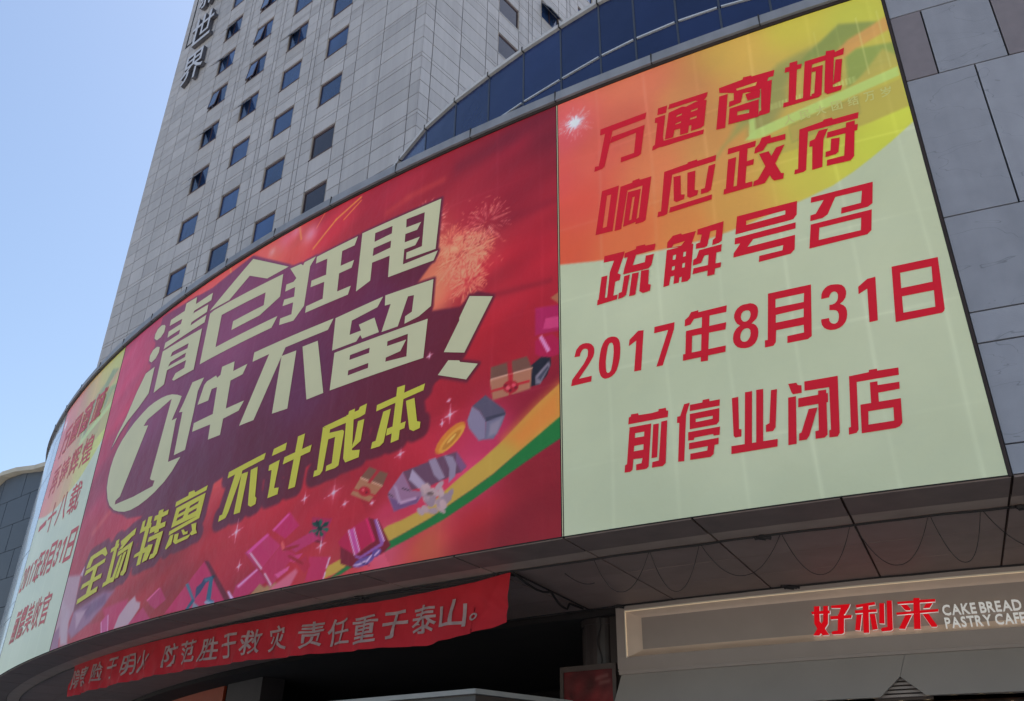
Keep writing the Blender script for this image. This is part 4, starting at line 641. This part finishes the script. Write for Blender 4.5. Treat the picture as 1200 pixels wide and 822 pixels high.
# entrance vestibule, its roof corner showing at the lower edge
ves=empty('entrance_vestibule','grey flat-roofed entrance vestibule in the dark opening under the red banner','vestibule',(-.66,19.98,0))
ap=(-.66,20.0); dl=Vector((-.829,.559)); dr=Vector((.80,.60)); H_=4.45
pl=[ap,(ap[0]+dr.x*2.7,ap[1]+dr.y*2.7),(ap[0]+dr.x*2.7+dl.x*9,ap[1]+dr.y*2.7+dl.y*9),(ap[0]+dl.x*9,ap[1]+dl.y*9)]
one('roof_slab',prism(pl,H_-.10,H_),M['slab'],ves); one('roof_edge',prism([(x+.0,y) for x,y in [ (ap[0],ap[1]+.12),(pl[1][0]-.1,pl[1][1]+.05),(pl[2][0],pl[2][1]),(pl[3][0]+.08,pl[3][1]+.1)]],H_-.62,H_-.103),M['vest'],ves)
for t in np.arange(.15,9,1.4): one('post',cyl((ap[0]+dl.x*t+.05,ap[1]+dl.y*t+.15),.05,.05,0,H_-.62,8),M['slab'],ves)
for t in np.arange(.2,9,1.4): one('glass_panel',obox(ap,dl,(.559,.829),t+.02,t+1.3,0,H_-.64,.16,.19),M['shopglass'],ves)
# ------------------------------------------------------------------ bakery shopfront
bk=empty('bakery_sign','beige bakery fascia with moulded frame and red lit letters under the soffit','shop sign',tuple(WALL(4,-5.5,5)))
E_=18.
one('fascia_panel',cbox(-1.0,E_,5.5,6.36,-5.8,-5.53,n=24),M['fascia'],bk)
one('frame_board',cbox(-1.6,E_,6.46,6.575,-5.8,-5.40,n=24),M['fascia'],bk); one('frame_board',cbox(-1.6,E_,5.16,5.41,-5.8,-5.40,n=24),M['fascia'],bk); one('frame_board',cbox(-1.6,-1.33,5.413,6.457,-5.8,-5.403,n=1),M['fascia'],bk)
one('gilt_bead',cbox(-1.345,E_,6.448,6.475,-5.5,-5.385,n=24),M['gilt'],bk); one('gilt_bead',cbox(-1.355,-1.33,5.40,6.447,-5.5,-5.383,n=1),M['gilt'],bk)
def strip(name,Pa,Pb,m,n=24,steps=6):
    """cove moulding between two edges ((s0,s1),z,off)"""
    mb=MB(); V=[];F=[]
    for j in range(steps+1):
        t=j/steps; sa=Pa[0][0]*(1-t)+Pb[0][0]*t; sb=Pa[0][1]*(1-t)+Pb[0][1]*t; z=Pa[1]*(1-t)+Pb[1]*t; off=Pa[2]+(Pb[2]-Pa[2])*(math.sin(t*math.pi/2)**1.0)
        V+=WALL(np.linspace(sa,sb,n+1),off,z).tolist()
    for j in range(steps):
        for i in range(n): a=j*(n+1)+i; F.append((a,a+1,a+n+2,a+n+1))
    mb.add(V,F); return mb.build(name,m,bk,smooth=True)
strip('cove_moulding',((-1.33,E_),6.455,-5.40),((-.95,E_),6.29,-5.525),M['bevel']); strip('cove_moulding',((-1.33,E_),5.41,-5.40),((-.95,E_),5.575,-5.525),M['bevel'])
mb=MB(); V=[];F=[]
for j in range(7):
    t=j/6; s_=-1.33+.38*t; z0=5.41+.165*t; z1=6.455-.165*t; V+=WALL(np.array([s_,s_]),-5.40-.125*math.sin(t*math.pi/2),np.array([z0,z1])).tolist()
for j in range(6): F.append((j*2,j*2+2,j*2+3,j*2+1))
mb.add(V,F); mb.build('cove_moulding',M['bevel'],bk,smooth=True)
one('light_strip',cbox(-1.32,E_,6.437,6.444,-5.397,-5.388,n=24),M['led'],bk); one('light_strip',cbox(-1.326,-1.319,5.44,6.42,-5.397,-5.388,n=1),M['led'],bk)
one('ledge',cbox(-1.56,E_,5.03,5.155,-5.75,-5.37,n=24),M['fascia'],bk); one('ledge_bead',cbox(-1.58,E_,5.10,5.125,-5.5,-5.355,n=24),M['fascia'],bk)
def bulk(sT0,sT1,sB0,sB1):
    n=10; a=np.linspace(sT0,sT1,n+1); b=np.linspace(sB0,sB1,n+1); V=np.concatenate([WALL(a,-5.42,5.03),WALL(b,-5.22,4.22),WALL(a,-5.7,5.03),WALL(b,-5.7,4.22)]); m_=n+1; F=[]
    for i in range(n): F+=[(m_+i,m_+i+1,i+1,i),(2*m_+i,2*m_+i+1,3*m_+i+1,3*m_+i),(3*m_+i,3*m_+i+1,m_+i+1,m_+i)]
    F+=[(0,2*m_,3*m_,m_),(n,m_+n,3*m_+n,2*m_+n)]; return V,F
def bulkpoly(pl): # plate with slanted cut; pl in (s,z)
    f=lambda s,o,z: WALL(s,o+(-5.42+(5.03-z)/.81*.2),z)
    V,F=poly_mesh([pl],0.,f,.6); V2,F2=poly_mesh([pl],-.12,f,.6); mb=MB(); mb.add(V,F); mb.add(V2,[g[::-1] for g in F2])
    n=len(pl); P=np.array(pl); mb.add(np.concatenate([f(P[:,0],0,P[:,1]),f(P[:,0],-.12,P[:,1])]),[(i,i+n,(i+1)%n+n,(i+1)%n) for i in range(n)]); return mb
bulkpoly([(-1.52,5.03),(-1.72,4.22),(4.56,4.22),(5.025,4.60),(5.20,5.03)]).build('bulkhead_panel',M['bulk'],bk)
bulkpoly([(5.207,5.03),(5.032,4.60),(5.49,4.22),(E_,4.22),(E_,5.03)]).build('bulkhead_panel',M['bulk'],bk)
for k in range(5): one('vent_slat',cbox(4.5,5.55,4.24+k*.075,4.285+k*.075,-5.55,-5.45,n=1),M['fascia'],bk)
one('vent_backing',cbox(4.4,5.6,4.2,4.66,-5.8,-5.6,n=1),M['frame'],bk)
for ci,(ch,L) in enumerate(SIGN):
    back=MB(); face=MB()
    for k,g in enumerate(L):
        P=pts(g); ar=sum(P[i][0]*P[(i+1)%len(P)][1]-P[(i+1)%len(P)][0]*P[i][1] for i in range(len(P))); P=P if ar>0 else P[::-1]
        n=len(P); o=-5.385+k*.0012; V=np.concatenate([WALL(P[:,0],o,P[:,1]),WALL(P[:,0],-5.475,P[:,1])])
        back.add(V,[(i,i+n,(i+1)%n+n,(i+1)%n) for i in range(n)]); c=P.mean(0); Q=c+(P-c)*1.0
        face.add(*poly_mesh([Q.tolist()],o+.001,WALL,9))
    wh=back.build('sign_character',M['signwhite'],bk); fc=face.build('character_face',M['signred']); fc.parent=wh
def english(t,s0,s1,z,h):
    Vs=[glyph(c,.012,.03)[0] for c in t if c!=' ']; ws=[(v[:,0].max()-v[:,0].min()) for v in Vs]; gap=.075; sp=.20
    tot=sum(ws)+gap*(len(ws)-1)+sp*t.count(' '); k=(s1-s0)/tot; x=s0; i=0
    for c in t:
        if c==' ': x+=sp*k; continue
        mb=MB(); put_glyph(mb,c,x+ws[i]*k/2,z,ws[i]*k,h,-5.46,bold=.016,ext=.03,depth=.03); mb.build('sign_letter',M['signwhite'],bk); x+=(ws[i]+gap)*k; i+=1
english('CAKE BREAD',6.14,7.70,5.835,.205); english('PASTRY CAFE',6.14,7.72,5.585,.205)
sf=empty('shopfront','dark glazed bakery shopfront with warm lamps below its beige sign','shopfront',tuple(WALL(4,-5.8,0)))
for a in np.arange(-1.3,E_-1,2.2): one('glass_pane',cbox(a+.04,a+2.16,.1,4.2,-5.95,-5.92,n=2),M['shopglass'],sf); one('mullion',cbox(a-.04,a+.04,0,4.2,-5.98,-5.88,n=1),M['vest'],sf)
for a in np.arange(.5,E_-1,.55): one('lamp',cbox(a,a+.035,4.09,4.12,-5.87,-5.84,n=1),M['lamp'],sf)
# ------------------------------------------------------------------ red slogan banner hung from the soffit cable
SB=np.array([-21.95,-17.95,-14.5,-10.2,-7.95,-5.85,-4.31,-3.0,-2.05]); TB=np.array([6.60,6.59,6.56,6.47,6.44,6.38,6.40,6.46,6.55]); BB=np.array([5.62,5.60,5.58,5.50,5.42,5.35,5.28,5.40,5.55])
def BAN(s,off,z):
    s=np.asarray(s,float); z=np.asarray(z,float); rip=.055*np.sin(s*2.7+z*2)+.035*(1-2*np.abs(np.sin(s*3.9-z*2.5)))+.016*np.sin(s*11+z*6)+.05*np.exp(-((s+2.6-(6.5-z)*1.1)/.18)**2)+.05*np.exp(-((s+3.4-(6.5-z)*1.6)/.2)**2)
    return WALL(s,-1.42+off+rip*np.clip((6.6-z)*1.6,0,1),z)
ban=empty('banner','long red cloth slogan banner hanging under the soffit below the red hoarding','banner',tuple(BAN(-12.,0,5.5)))
mb=MB(); n=420; m_=22; ss=np.linspace(-21.95,-2.06,n+1); V=[];
for j in range(m_+1):
    t=j/m_; z=np.interp(ss,SB,TB)*(1-t)+np.interp(ss,SB,BB)*t; V+=BAN(ss-.10*t*((ss>-3)*1.),0,z).tolist()
mb.add(V,[(j*(n+1)+i,j*(n+1)+i+n+1,j*(n+1)+i+n+2,j*(n+1)+i+1) for j in range(m_) for i in range(n)]); mb.build('cloth',M['cloth'],ban,smooth=True)
for ch,s_,z,wd in [('隐',-21.5,6.13,.62),('患',-20.6,6.13,.8),('险',-19.5,6.14,.85),('于',-18.15,6.11,.8),('明',-17.05,6.08,.85),('火',-15.95,6.07,.8),('防',-14.33,6.06,.8),('范',-13.28,6.03,.8),('胜',-12.3,5.99,.8),('于',-11.3,5.97,.72),('救',-10.3,5.95,.8),('灾',-9.25,5.94,.76),('责',-7.91,5.87,.80),('任',-7.02,5.84,.78),('重',-6.1,5.80,.78),('于',-5.22,5.80,.74),('泰',-4.35,5.83,.76),('山',-3.53,5.86,.70),('。',-3.0,5.74,.2)]:
    mb=MB(); put_glyph(mb,ch,s_,z,wd,.60 if ch!='。' else .16,.024,mapf=BAN,bold=.012,slant=0.04,cut=.12); mb.build('painted_character',M['cloth_text'],ban)
# ------------------------------------------------------------------ cables
def cab(name,P,r,label,cat='cable',group=None):
    o=one(name,tube(P,r),M['cable']); tag(o,label,cat,group); return o
ss=np.linspace(-40,18,200)
cab('soffit_cable',WALL(ss,-1.455,6.572+.005*np.sin(ss*2.3)+.004*np.sin(ss*5.1)),.021,'thick black cable running the length of the soffit edge')
cab('soffit_cable',WALL(np.linspace(-20,-2,80),-1.50,6.52+.03*np.sin(np.linspace(0,26,80))),.02,'slack second cable bundled along the top of the red banner')
ss=np.linspace(-6,16,120); cab('wall_cable',WALL(ss,-5.36,6.588+.006*np.sin(ss*3)),.022,'black cable along the junction of soffit and bakery sign')
t=np.linspace(0,1,30); cab('cross_cable',WALL(-2.05-.25*t,-1.5-3.9*t,6.56+0*t),.02,'straight black cable crossing the soffit beside the banner end')
cab('cross_cable',WALL(-2.05-.3*t+.1*np.sin(t*6),-1.5-3.6*t,6.56-.16*np.abs(np.sin(t*6.3))*(t<.8)),.026,'sagging black cable looping across the soffit to the pillar')
cab('drop_cable',WALL(-2.2+.06*np.sin(t*9),-5.58,6.5-1.2*t),.018,'thin cable trailing down the face of the round pillar')
loops=[(-.09,.33,5.86,1.10),(1.13,1.66,5.75,2.13),(2.18,2.94,5.90,3.68),(3.72,4.35,5.77,4.92),(5.00,5.65,5.80,6.22),(6.27,6.80,5.74,7.05),(7.10,7.9,5.85,8.6),(8.65,9.3,5.8,9.9)]
nm=['first','second','third','fourth','fifth','sixth','seventh','eighth']
for k,(a,b,zb,c) in enumerate(loops):
    u=np.linspace(0,1,24); s_=a+(c-a)*u; z=6.55-(6.55-zb)*(1-np.abs(2*u-1)**2.1)
    cab('hanging_wire',WALL(s_,-1.46,z),.0065,'thin loop of wire hanging from the soffit cable, %s loop counting from the pillar'%nm[k],'wire','wire loops hanging from the soffit cable')
u=np.linspace(0,1,20); cab('hanging_wire',WALL(-1.1+1.0*u,-1.46-.6*(1-u),6.55-.45*np.sin(u*1.5)),.008,'faint slack wire between the banner end and first wire loop','wire')
for s_,o_,z_,lb in ((3.35,-1.45,6.55,'on the soffit cable above the bakery letters'),(7.75,-1.45,6.55,'on the soffit cable near the right hoarding edge'),(-1.45,-5.32,6.56,'at the top left corner of the bakery sign'),(3.0,-5.32,6.55,'above the middle of the bakery sign'),(-2.3,-1.47,6.54,'at the right end of the red banner'),(-6.3,-1.47,6.55,'above the middle of the red banner')):
    mb=MB(); c=WALL(s_,o_,z_)
    for k in range(5):
        d=RNG.normal(0,1,3)*(.07,.03,.015); a=tube([c+d-np.array((.09,.0,0)),c+d+np.array((RNG.normal(0,.03),.02,.02)),c+d+np.array((.1,-.02,-.01))],.022+.01*RNG.random()); mb.add(*a)
    o=mb.build('cable_knot',M['cable']); tag(o,'black knot of taped cable '+lb,'cable knot')
# ------------------------------------------------------------------ glazed drum behind the parapet
DR=[(-5.6,26.6),(-4.75,24.9),(-3.8,23.3),(-2.84,21.8),(-1.83,20.59),(-.787,19.51),(.213,18.54),(1.218,17.66),(2.20,16.84),(3.03,16.25),(3.99,15.68),(4.95,15.22),(6.05,14.80),(7.2,14.45),(8.4,14.2),(9.6,14.05),(10.8,14.0),(12,14.05),(13.2,14.2)]
drum=empty('rooftop_glazing','dark blue curved glass storey set back behind the grey parapet','glass wall',(2.2,16.84,17.4))
for i,(a,b) in enumerate(zip(DR[:-1],DR[1:])):
    a=Vector(a);b=Vector(b);d=b-a;L=d.length;d/=L;n=Vector((d.y,-d.x))
    if n.y>0: n=-n
    one('glass_panel',obox(a,d,n,.025,L-.025,17.45,19.60,-.03,0+random.uniform(-.004,.004)),M['glass'],drum); one('glass_panel',obox(a,d,n,.025,L-.025,19.66,21.55,-.03,0+random.uniform(-.004,.004)),M['glass'],drum)
    one('mullion',obox(a,d,n,-.025,.025,17.45,21.6,-.08,.015),M['mull'],drum)
    one('transom',obox(a,d,n,.05,L-.05,19.61,19.65,-.02,.045),M['rail'],drum)
    one('coping_segment',obox(a,d,n,.012,L-.012,21.57,21.69,-.3,.09),M['drumcop'],drum)
    one('coping_joint',obox(a,d,n,-.02,.02,21.56,21.72,-.25,.10),M['dark'],drum)
one('roof',prism([(x,y+.12) for x,y in DR]+[(20,30),(14,44),(-8,44)],21.3,21.5),M['roof'],drum)
one('rear_wall',prism([(13.3,14.3),(20,30),(19.7,30),(13.0,14.4)],17.44,21.3),M['back'],drum); one('rear_wall',prism([(20,30),(14,44),(13.8,43.8),(19.7,30)],17.44,21.3),M['back'],drum); one('rear_wall',prism([(-5.7,26.7),(-8,44),(-7.7,44),(-5.4,26.7)],17.44,21.3),M['back'],drum)
# ------------------------------------------------------------------ office tower
K=31/60.; TC=(-4.5001,30.6716); dL=(-.77273,.63473); nL=(-.63473,-.77273); dR=(.63473,.77273); nR=(.77273,-.63473)
tz=lambda z:(z-1.6)*K+1.6
TH=66.
tower=empty('office_tower','tall pale tiled office tower with small square windows rising behind the hoardings','tower',(TC[0],TC[1],0))
WL=50.1*K; WR=27.
tops=[42.4,49.4,56.5,63.58,70.62,77.5,83.68,89.67,95.7,101.75,107.8,113.85,119.9]
def wrows(): return [(tz(t-3.12),tz(t)) for t in tops]
ZR=wrows()
# course lines per floor: window, band, thin strip, band
def courses():
    L=[]; 
    for i,(b,t) in enumerate(ZR):
        nb=ZR[i+1][0] if i+1<len(ZR) else t+1.95
        g=nb-t; L+=[(b,(b+t)/2,'w'),((b+t)/2,t,'w'),(t,t+g*.38,''),(t+g*.38,t+g*.50,'thin'),(t+g*.50,nb,'')]
    return [(15.,ZR[0][0],'')]+L+[(L[-1][1],TH,'')]
CO=courses()
colL=[(11.65,15.1),(19.35,22.8),(27.0,30.4),(34.65,38.1)]
jl=[0,1.3,5.8,9.7]
for a,b in colL: jl+=[a,b]
for a,b in zip(colL[:-1],colL[1:]): m=(a[1]+b[0])/2; jl+=[m-.35,m+.35]
jl+=[41.5,44.6,47.6,50.1]; jl=sorted(jl)
colR=[(10.62,14.05),(18.2,21.7),(25.9,29.4),(33.6,37.0),(41.3,44.7)]; jr=[0,1.3,5.03,8.75]
for a,b in colR: jr+=[a,b]
for a,b in zip(colR[:-1],colR[1:]): m=(a[1]+b[0])/2; jr+=[m-.35,m+.35]
jr+=[48.5,WR/K]; jr=sorted(jr)
one('core',prism([(TC[0]+nL[0]*-.15+nR[0]*-.15,TC[1]+nL[1]*-.15+nR[1]*-.15),(TC[0]+dR[0]*WR-nR[0]*.15-dR[0]*.3,TC[1]+dR[1]*WR-nR[1]*.15-dR[1]*.3),(TC[0]+dR[0]*(WR-.3)+dL[0]*(WL-.3),TC[1]+dR[1]*(WR-.3)+dL[1]*(WL-.3)),(TC[0]+dL[0]*(WL-.3)-nL[0]*.15,TC[1]+dL[1]*(WL-.3)-nL[1]*.15)][::1],14,TH-.1),M['core'],tower)
one('parapet_cap',prism([(TC[0],TC[1]),(TC[0]+dR[0]*WR,TC[1]+dR[1]*WR),(TC[0]+dR[0]*WR+dL[0]*WL,TC[1]+dR[1]*WR+dL[1]*WL),(TC[0]+dL[0]*WL,TC[1]+dL[1]*WL)],TH-.1,TH+.3),M['tile'],tower)
for nm_,C_,d_,n_,L_ in (('rear_wall',(TC[0]+dL[0]*WL,TC[1]+dL[1]*WL),dR,dL,WR),('rear_wall',(TC[0]+dR[0]*WR,TC[1]+dR[1]*WR),dL,dR,WL)): one(nm_,obox(C_,d_,n_,0.02,L_-.02,14,TH-.12,-.3,-.02),M['tile'],tower)
tiles=[]
G_=.026
for d_,n_,J,colset,fl in ((dL,nL,jl,colL,'L'),(dR,nR,jr,colR,'R')):
    for z0,z1,ty in CO:
        for a,b in zip(J[:-1],J[1:]):
            if ty=='w' and any(abs(a-c[0])<.01 for c in colset): continue
            if b*K>(WL if fl=='L' else WR)+.01: continue
            h=z1-z0; parts=[(z0,z1)]
            if z1<16 : parts=[(z0,z1)]
            for p0,p1 in parts:
                if p1<18: continue
                # bricked sub-joints on broad tiles away from windows
                tiles.append((d_,n_,a*K+G_,b*K-G_,p0+G_*.7,p1-G_*.7))
def tdist(t): 
    d_,n_,a0,a1,z0,z1=t; a=(a0+a1)/2; return (TC[0]+d_[0]*a)**2+(TC[1]+d_[1]*a)**2+((z0+z1)/2)**2
vis=[t for t in tiles if t[5]>20.5]; vis.sort(key=tdist)
unit=bpy.data.meshes.new('cladding_panel'); bmx=bmesh.new(); bmesh.ops.create_cube(bmx,size=1.); bmx.to_mesh(unit); bmx.free(); unit.materials.append(M['tile'])
near=vis[:300]; far=vis[300:]+[t for t in tiles if t[5]<=20.5]
def tile_obj(t):
    d_,n_,a0,a1,z0,z1=t; dep=.13; a=(a0+a1)/2; c=Vector((TC[0]+d_[0]*a-n_[0]*dep/2,TC[1]+d_[1]*a-n_[1]*dep/2,(z0+z1)/2))
    o=bpy.data.objects.new('cladding_panel',unit); COL.objects.link(o); o.parent=tower; pr=random.uniform(-.004,.004)
    mx=Matrix(((d_[0],n_[0],0,c.x-tower.location.x+n_[0]*pr),(d_[1],n_[1],0,c.y-tower.location.y+n_[1]*pr),(0,0,1,c.z),(0,0,0,1))); o.matrix_local=mx@Matrix.Diagonal((a1-a0,dep,z1-z0,1)); return o
for t in near: tile_obj(t)
mb=MB()
for t in far: d_,n_,a0,a1,z0,z1=t; mb.add(*obox(TC,d_,n_,a0,a1,z0,z1,-.13,random.uniform(-.004,.004)))
mb.build('cladding_panels',M['tile'],tower,kind='stuff')
# windows: frame > pane, sash
OPEN={('L',0,9):0,('L',1,6):1,('L',3,7):1,('L',3,5):1,('L',2,5):1,('L',3,4):1,('L',0,11):0,('R',1,7):2,('L',3,8):0}
DARK={('L',0,2),('L',0,3),('R',0,5),('R',0,6),('R',0,7)}
HALF={('L',2,7),('L',2,6),('L',3,6),('L',2,8),('L',1,8)}
WIN=0
for fl,d_,n_,colset in (('L',dL,nL,colL),('R',dR,nR,colR)):
    for ci,(a,b) in enumerate(colset):
        for ri,(z0,z1) in enumerate(ZR):
            if z1<20 or (fl=='R' and (ci>3 or z0>57)): continue
            a0,a1=a*K,b*K; key=(fl,ci,ri); mb=MB(); t=.06
            for q in ((a0,a1,z0,z0+t),(a0,a1,z1-t-.05,z1),(a0,a0+t,z0+t,z1-t-.05),(a1-t,a1,z0+t,z1-t-.05)): mb.add(*obox(TC,d_,n_,q[0],q[1],q[2],q[3],-.135,-.07))
            wo=mb.build('window',M['wframe'],tower)
            dk=key in DARK
            pb=MB(); pb.add(*obox(TC,d_,n_,a0+t,a1-t,z0+t,z1-t-.05,-.125,-.10)); po_=pb.build('pane',M['pane_dark'] if dk else M['pane']); po_.parent=wo
            sb=MB(); sb.add(*obox(TC,d_,n_,a0-.03,a1+.03,z0-.040,z0-.004,-.10,.035)); q=sb.build('sill',M['sash'] if fl=='R' else M['wframe']); q.parent=wo
            # pale splayed jambs
            for (x0,x1) in ((a0+.003,a0+.028),(a1-.028,a1-.003)):
                jb=MB(); jb.add(*obox(TC,d_,n_,x0,x1,z0+.004,z1-.004,-.068,-.004)); q=jb.build('reveal',M['reveal']); q.parent=wo
            if key in HALF or key in OPEN:
                am=(a0+a1)/2+random.uniform(-.1,.1); mb2=MB(); mb2.add(*obox(TC,d_,n_,am-.025,am+.025,z0+t,z1-t-.05,-.098,-.065)); q=mb2.build('mullion',M['wframe']); q.parent=wo
            if key in OPEN or key in HALF:
                ang=R((24,30,34)[OPEN[key]]) if key in OPEN else R(7); w0,w1=((a0+a1)/2+.02,a1-.06) if fl=='L' else (a0+.06,a1-.06); hh=z1-z0-.2
                sb=MB(); c0=z1-.13
                # top-hung sash swung outward
                def sp(x,y,o): return (TC[0]+d_[0]*x+n_[0]*o,TC[1]+d_[1]*x+n_[1]*o,y)
                def plate(x0,x1,u0,u1,th0,th1,mi):
                    V=[]
                    for th in (th0,th1):
                        for x,u in ((x0,u0),(x1,u0),(x1,u1),(x0,u1)): V.append(sp(x,c0-u*math.cos(ang)+th*math.sin(ang),-.075+u*math.sin(ang)+th*math.cos(ang)))
                    sb.add(V,QB,mi)
                plate(w0,w1,0,hh,0,.02,0)
                for f in ((w0,w0+.05,0,hh),(w1-.05,w1,0,hh),(w0+.05,w1-.05,0,.05),(w0+.05,w1-.05,hh-.05,hh)): plate(*f,-.012,.034,1)
                q=sb.build('sash',[M['pane_open'] if key in OPEN else M['pane'],M['sash' if key in OPEN else 'wframe']]); q.parent=wo
# dark strips laid over the tiles, painting a recessed slot's shade
one('slot_shade_strip',obox(TC,dL,nL,48.6*K,48.9*K,tz(99),TH-1,-.02,.012),M['core'],tower); one('slot_shade_strip',obox(TC,dL,nL,46.6*K,48.9*K,tz(98.6),tz(98.95),-.02,.012),M['core'],tower)
# tower letters
sg=empty('tower_sign','grey metal channel letters stacked down the left edge of the office tower','sign',(TC[0]+dL[0]*23.1,TC[1]+dL[1]*23.1,50))
def TWR(x,off,z):
    x=np.asarray(x,float); u=22.8-x; z=np.broadcast_to(np.asarray(z,float),x.shape); off=np.broadcast_to(np.asarray(off,float),x.shape)
    return np.stack([TC[0]+dL[0]*u+nL[0]*off,TC[1]+dL[1]*u+nL[1]*off,z],-1)
for ch,z in (('新',55.85),('世',52.0),('界',48.2)):
    mb=MB(); put_glyph(mb,ch,0.,z,2.65,2.75,.16,mapf=TWR,bold=.012,ext=.03,depth=.13); o=mb.build('sign_character',M['letter_side'],sg)
    mb=MB(); put_glyph(mb,ch,0.,z,2.63,2.73,.30,mapf=TWR,bold=.006); q=mb.build('character_face',M['letter_face']); q.parent=o
# ------------------------------------------------------------------ annex at far left
AP=(-29.8,52.1); aD=(-.779,.627); aN=(-.627,-.779)
ax=empty('annex_building','dark blue-grey stone building with pale rounded coping at the far left','building',(AP[0],AP[1],0))
prof=[(-22,20.2),(-12,20.4),(-6,20.6),(-2.3,20.9),(.3,21.35),(2.15,21.5),(3.3,21.25),(5,20.4),(7,18.9),(9,16.6),(10.5,13.5),(11.5,9.5),(12,4)]
pa=np.array(prof)
one('core',obox(AP,aD,aN,-22,11,0,13,-10,-.08),M['core'],ax); one('core',obox(AP,aD,aN,-22,6.5,13,18.5,-10,-.08),M['core'],ax); one('core',obox(AP,aD,aN,-22,4,18.5,20,-10,-.08),M['core'],ax)
z=19.5; zs=[21.2,19.5,17.8,16.1,14.4,12.7,11.0,9.3,7.6,5.9,4.2,2.5,0]
for z1,z0 in zip(zs[:-1],zs[1:]):
    for i,a in enumerate(np.arange(-22,12,2.9)):
        a=a+(.0 if int(z1*10)%2 else 1.2); b=a+2.9
        def zt(x): return min(z1,np.interp(x,pa[:,0],pa[:,1])-.12)
        if zt(a)<=z0+.05 and zt(b)<=z0+.05: continue
        ta,tb=max(zt(a+.03),z0+.03)-.03,max(zt(b-.03),z0+.03)-.03
        V=[(AP[0]+aD[0]*x+aN[0]*o,AP[1]+aD[1]*x+aN[1]*o,zz) for zz_ in (0,1) for x,o,zz in ((a+.03,-.09,(z0 if zz_==0 else ta)),(b-.03,-.09,(z0 if zz_==0 else tb)),(b-.03,0,(z0 if zz_==0 else tb)),(a+.03,0,(z0 if zz_==0 else ta)))]
        one('stone_panel',(V,QB),M['annex'],ax)
for (a,za),(b,zb) in zip(prof[:-1],prof[1:]):
    nn=max(1,int(abs(b-a)/2.6))
    for j in range(nn):
        x0,x1=a+(b-a)*j/nn,a+(b-a)*(j+1)/nn; y0,y1=np.interp(x0,pa[:,0],pa[:,1]),np.interp(x1,pa[:,0],pa[:,1])
        V=[(AP[0]+aD[0]*x+aN[0]*o,AP[1]+aD[1]*x+aN[1]*o,zz) for k_ in (0,1) for x,o,zz in ((x0+.01,-9,(y0-.22,y0+.05)[k_]),(x1-.01,-9,(y1-.22,y1+.05)[k_]),(x1-.01,.45,(y1-.22,y1+.05)[k_]),(x0+.01,.45,(y0-.22,y0+.05)[k_]))]
        one('coping_segment',(V,QB),M['annexcop'],ax)
# ------------------------------------------------------------------ ground
gm=mat('plaza_paving',(.46,.43,.38),rough=.8,var=.12,scale=.6,bump=.2,bscale=8)
g=one('ground',([(-900,-900,0),(900,-900,0),(900,900,0),(-900,900,0)],[(0,1,2,3)]),gm); g['kind']='structure'
pv=MB()
for i in range(-14,15):
    for j in range(-8,14): 
        x,y=i*1.2,j*1.2; pv.add(*box(x+.01,x+1.19,y+.01,y+1.19,-.05,.035+random.uniform(-.003,.003)))
p_=pv.build('pavement',mat('granite_paver',(.42,.395,.355),rough=.75,var=.1,scale=2,island=.08)); p_['kind']='structure'
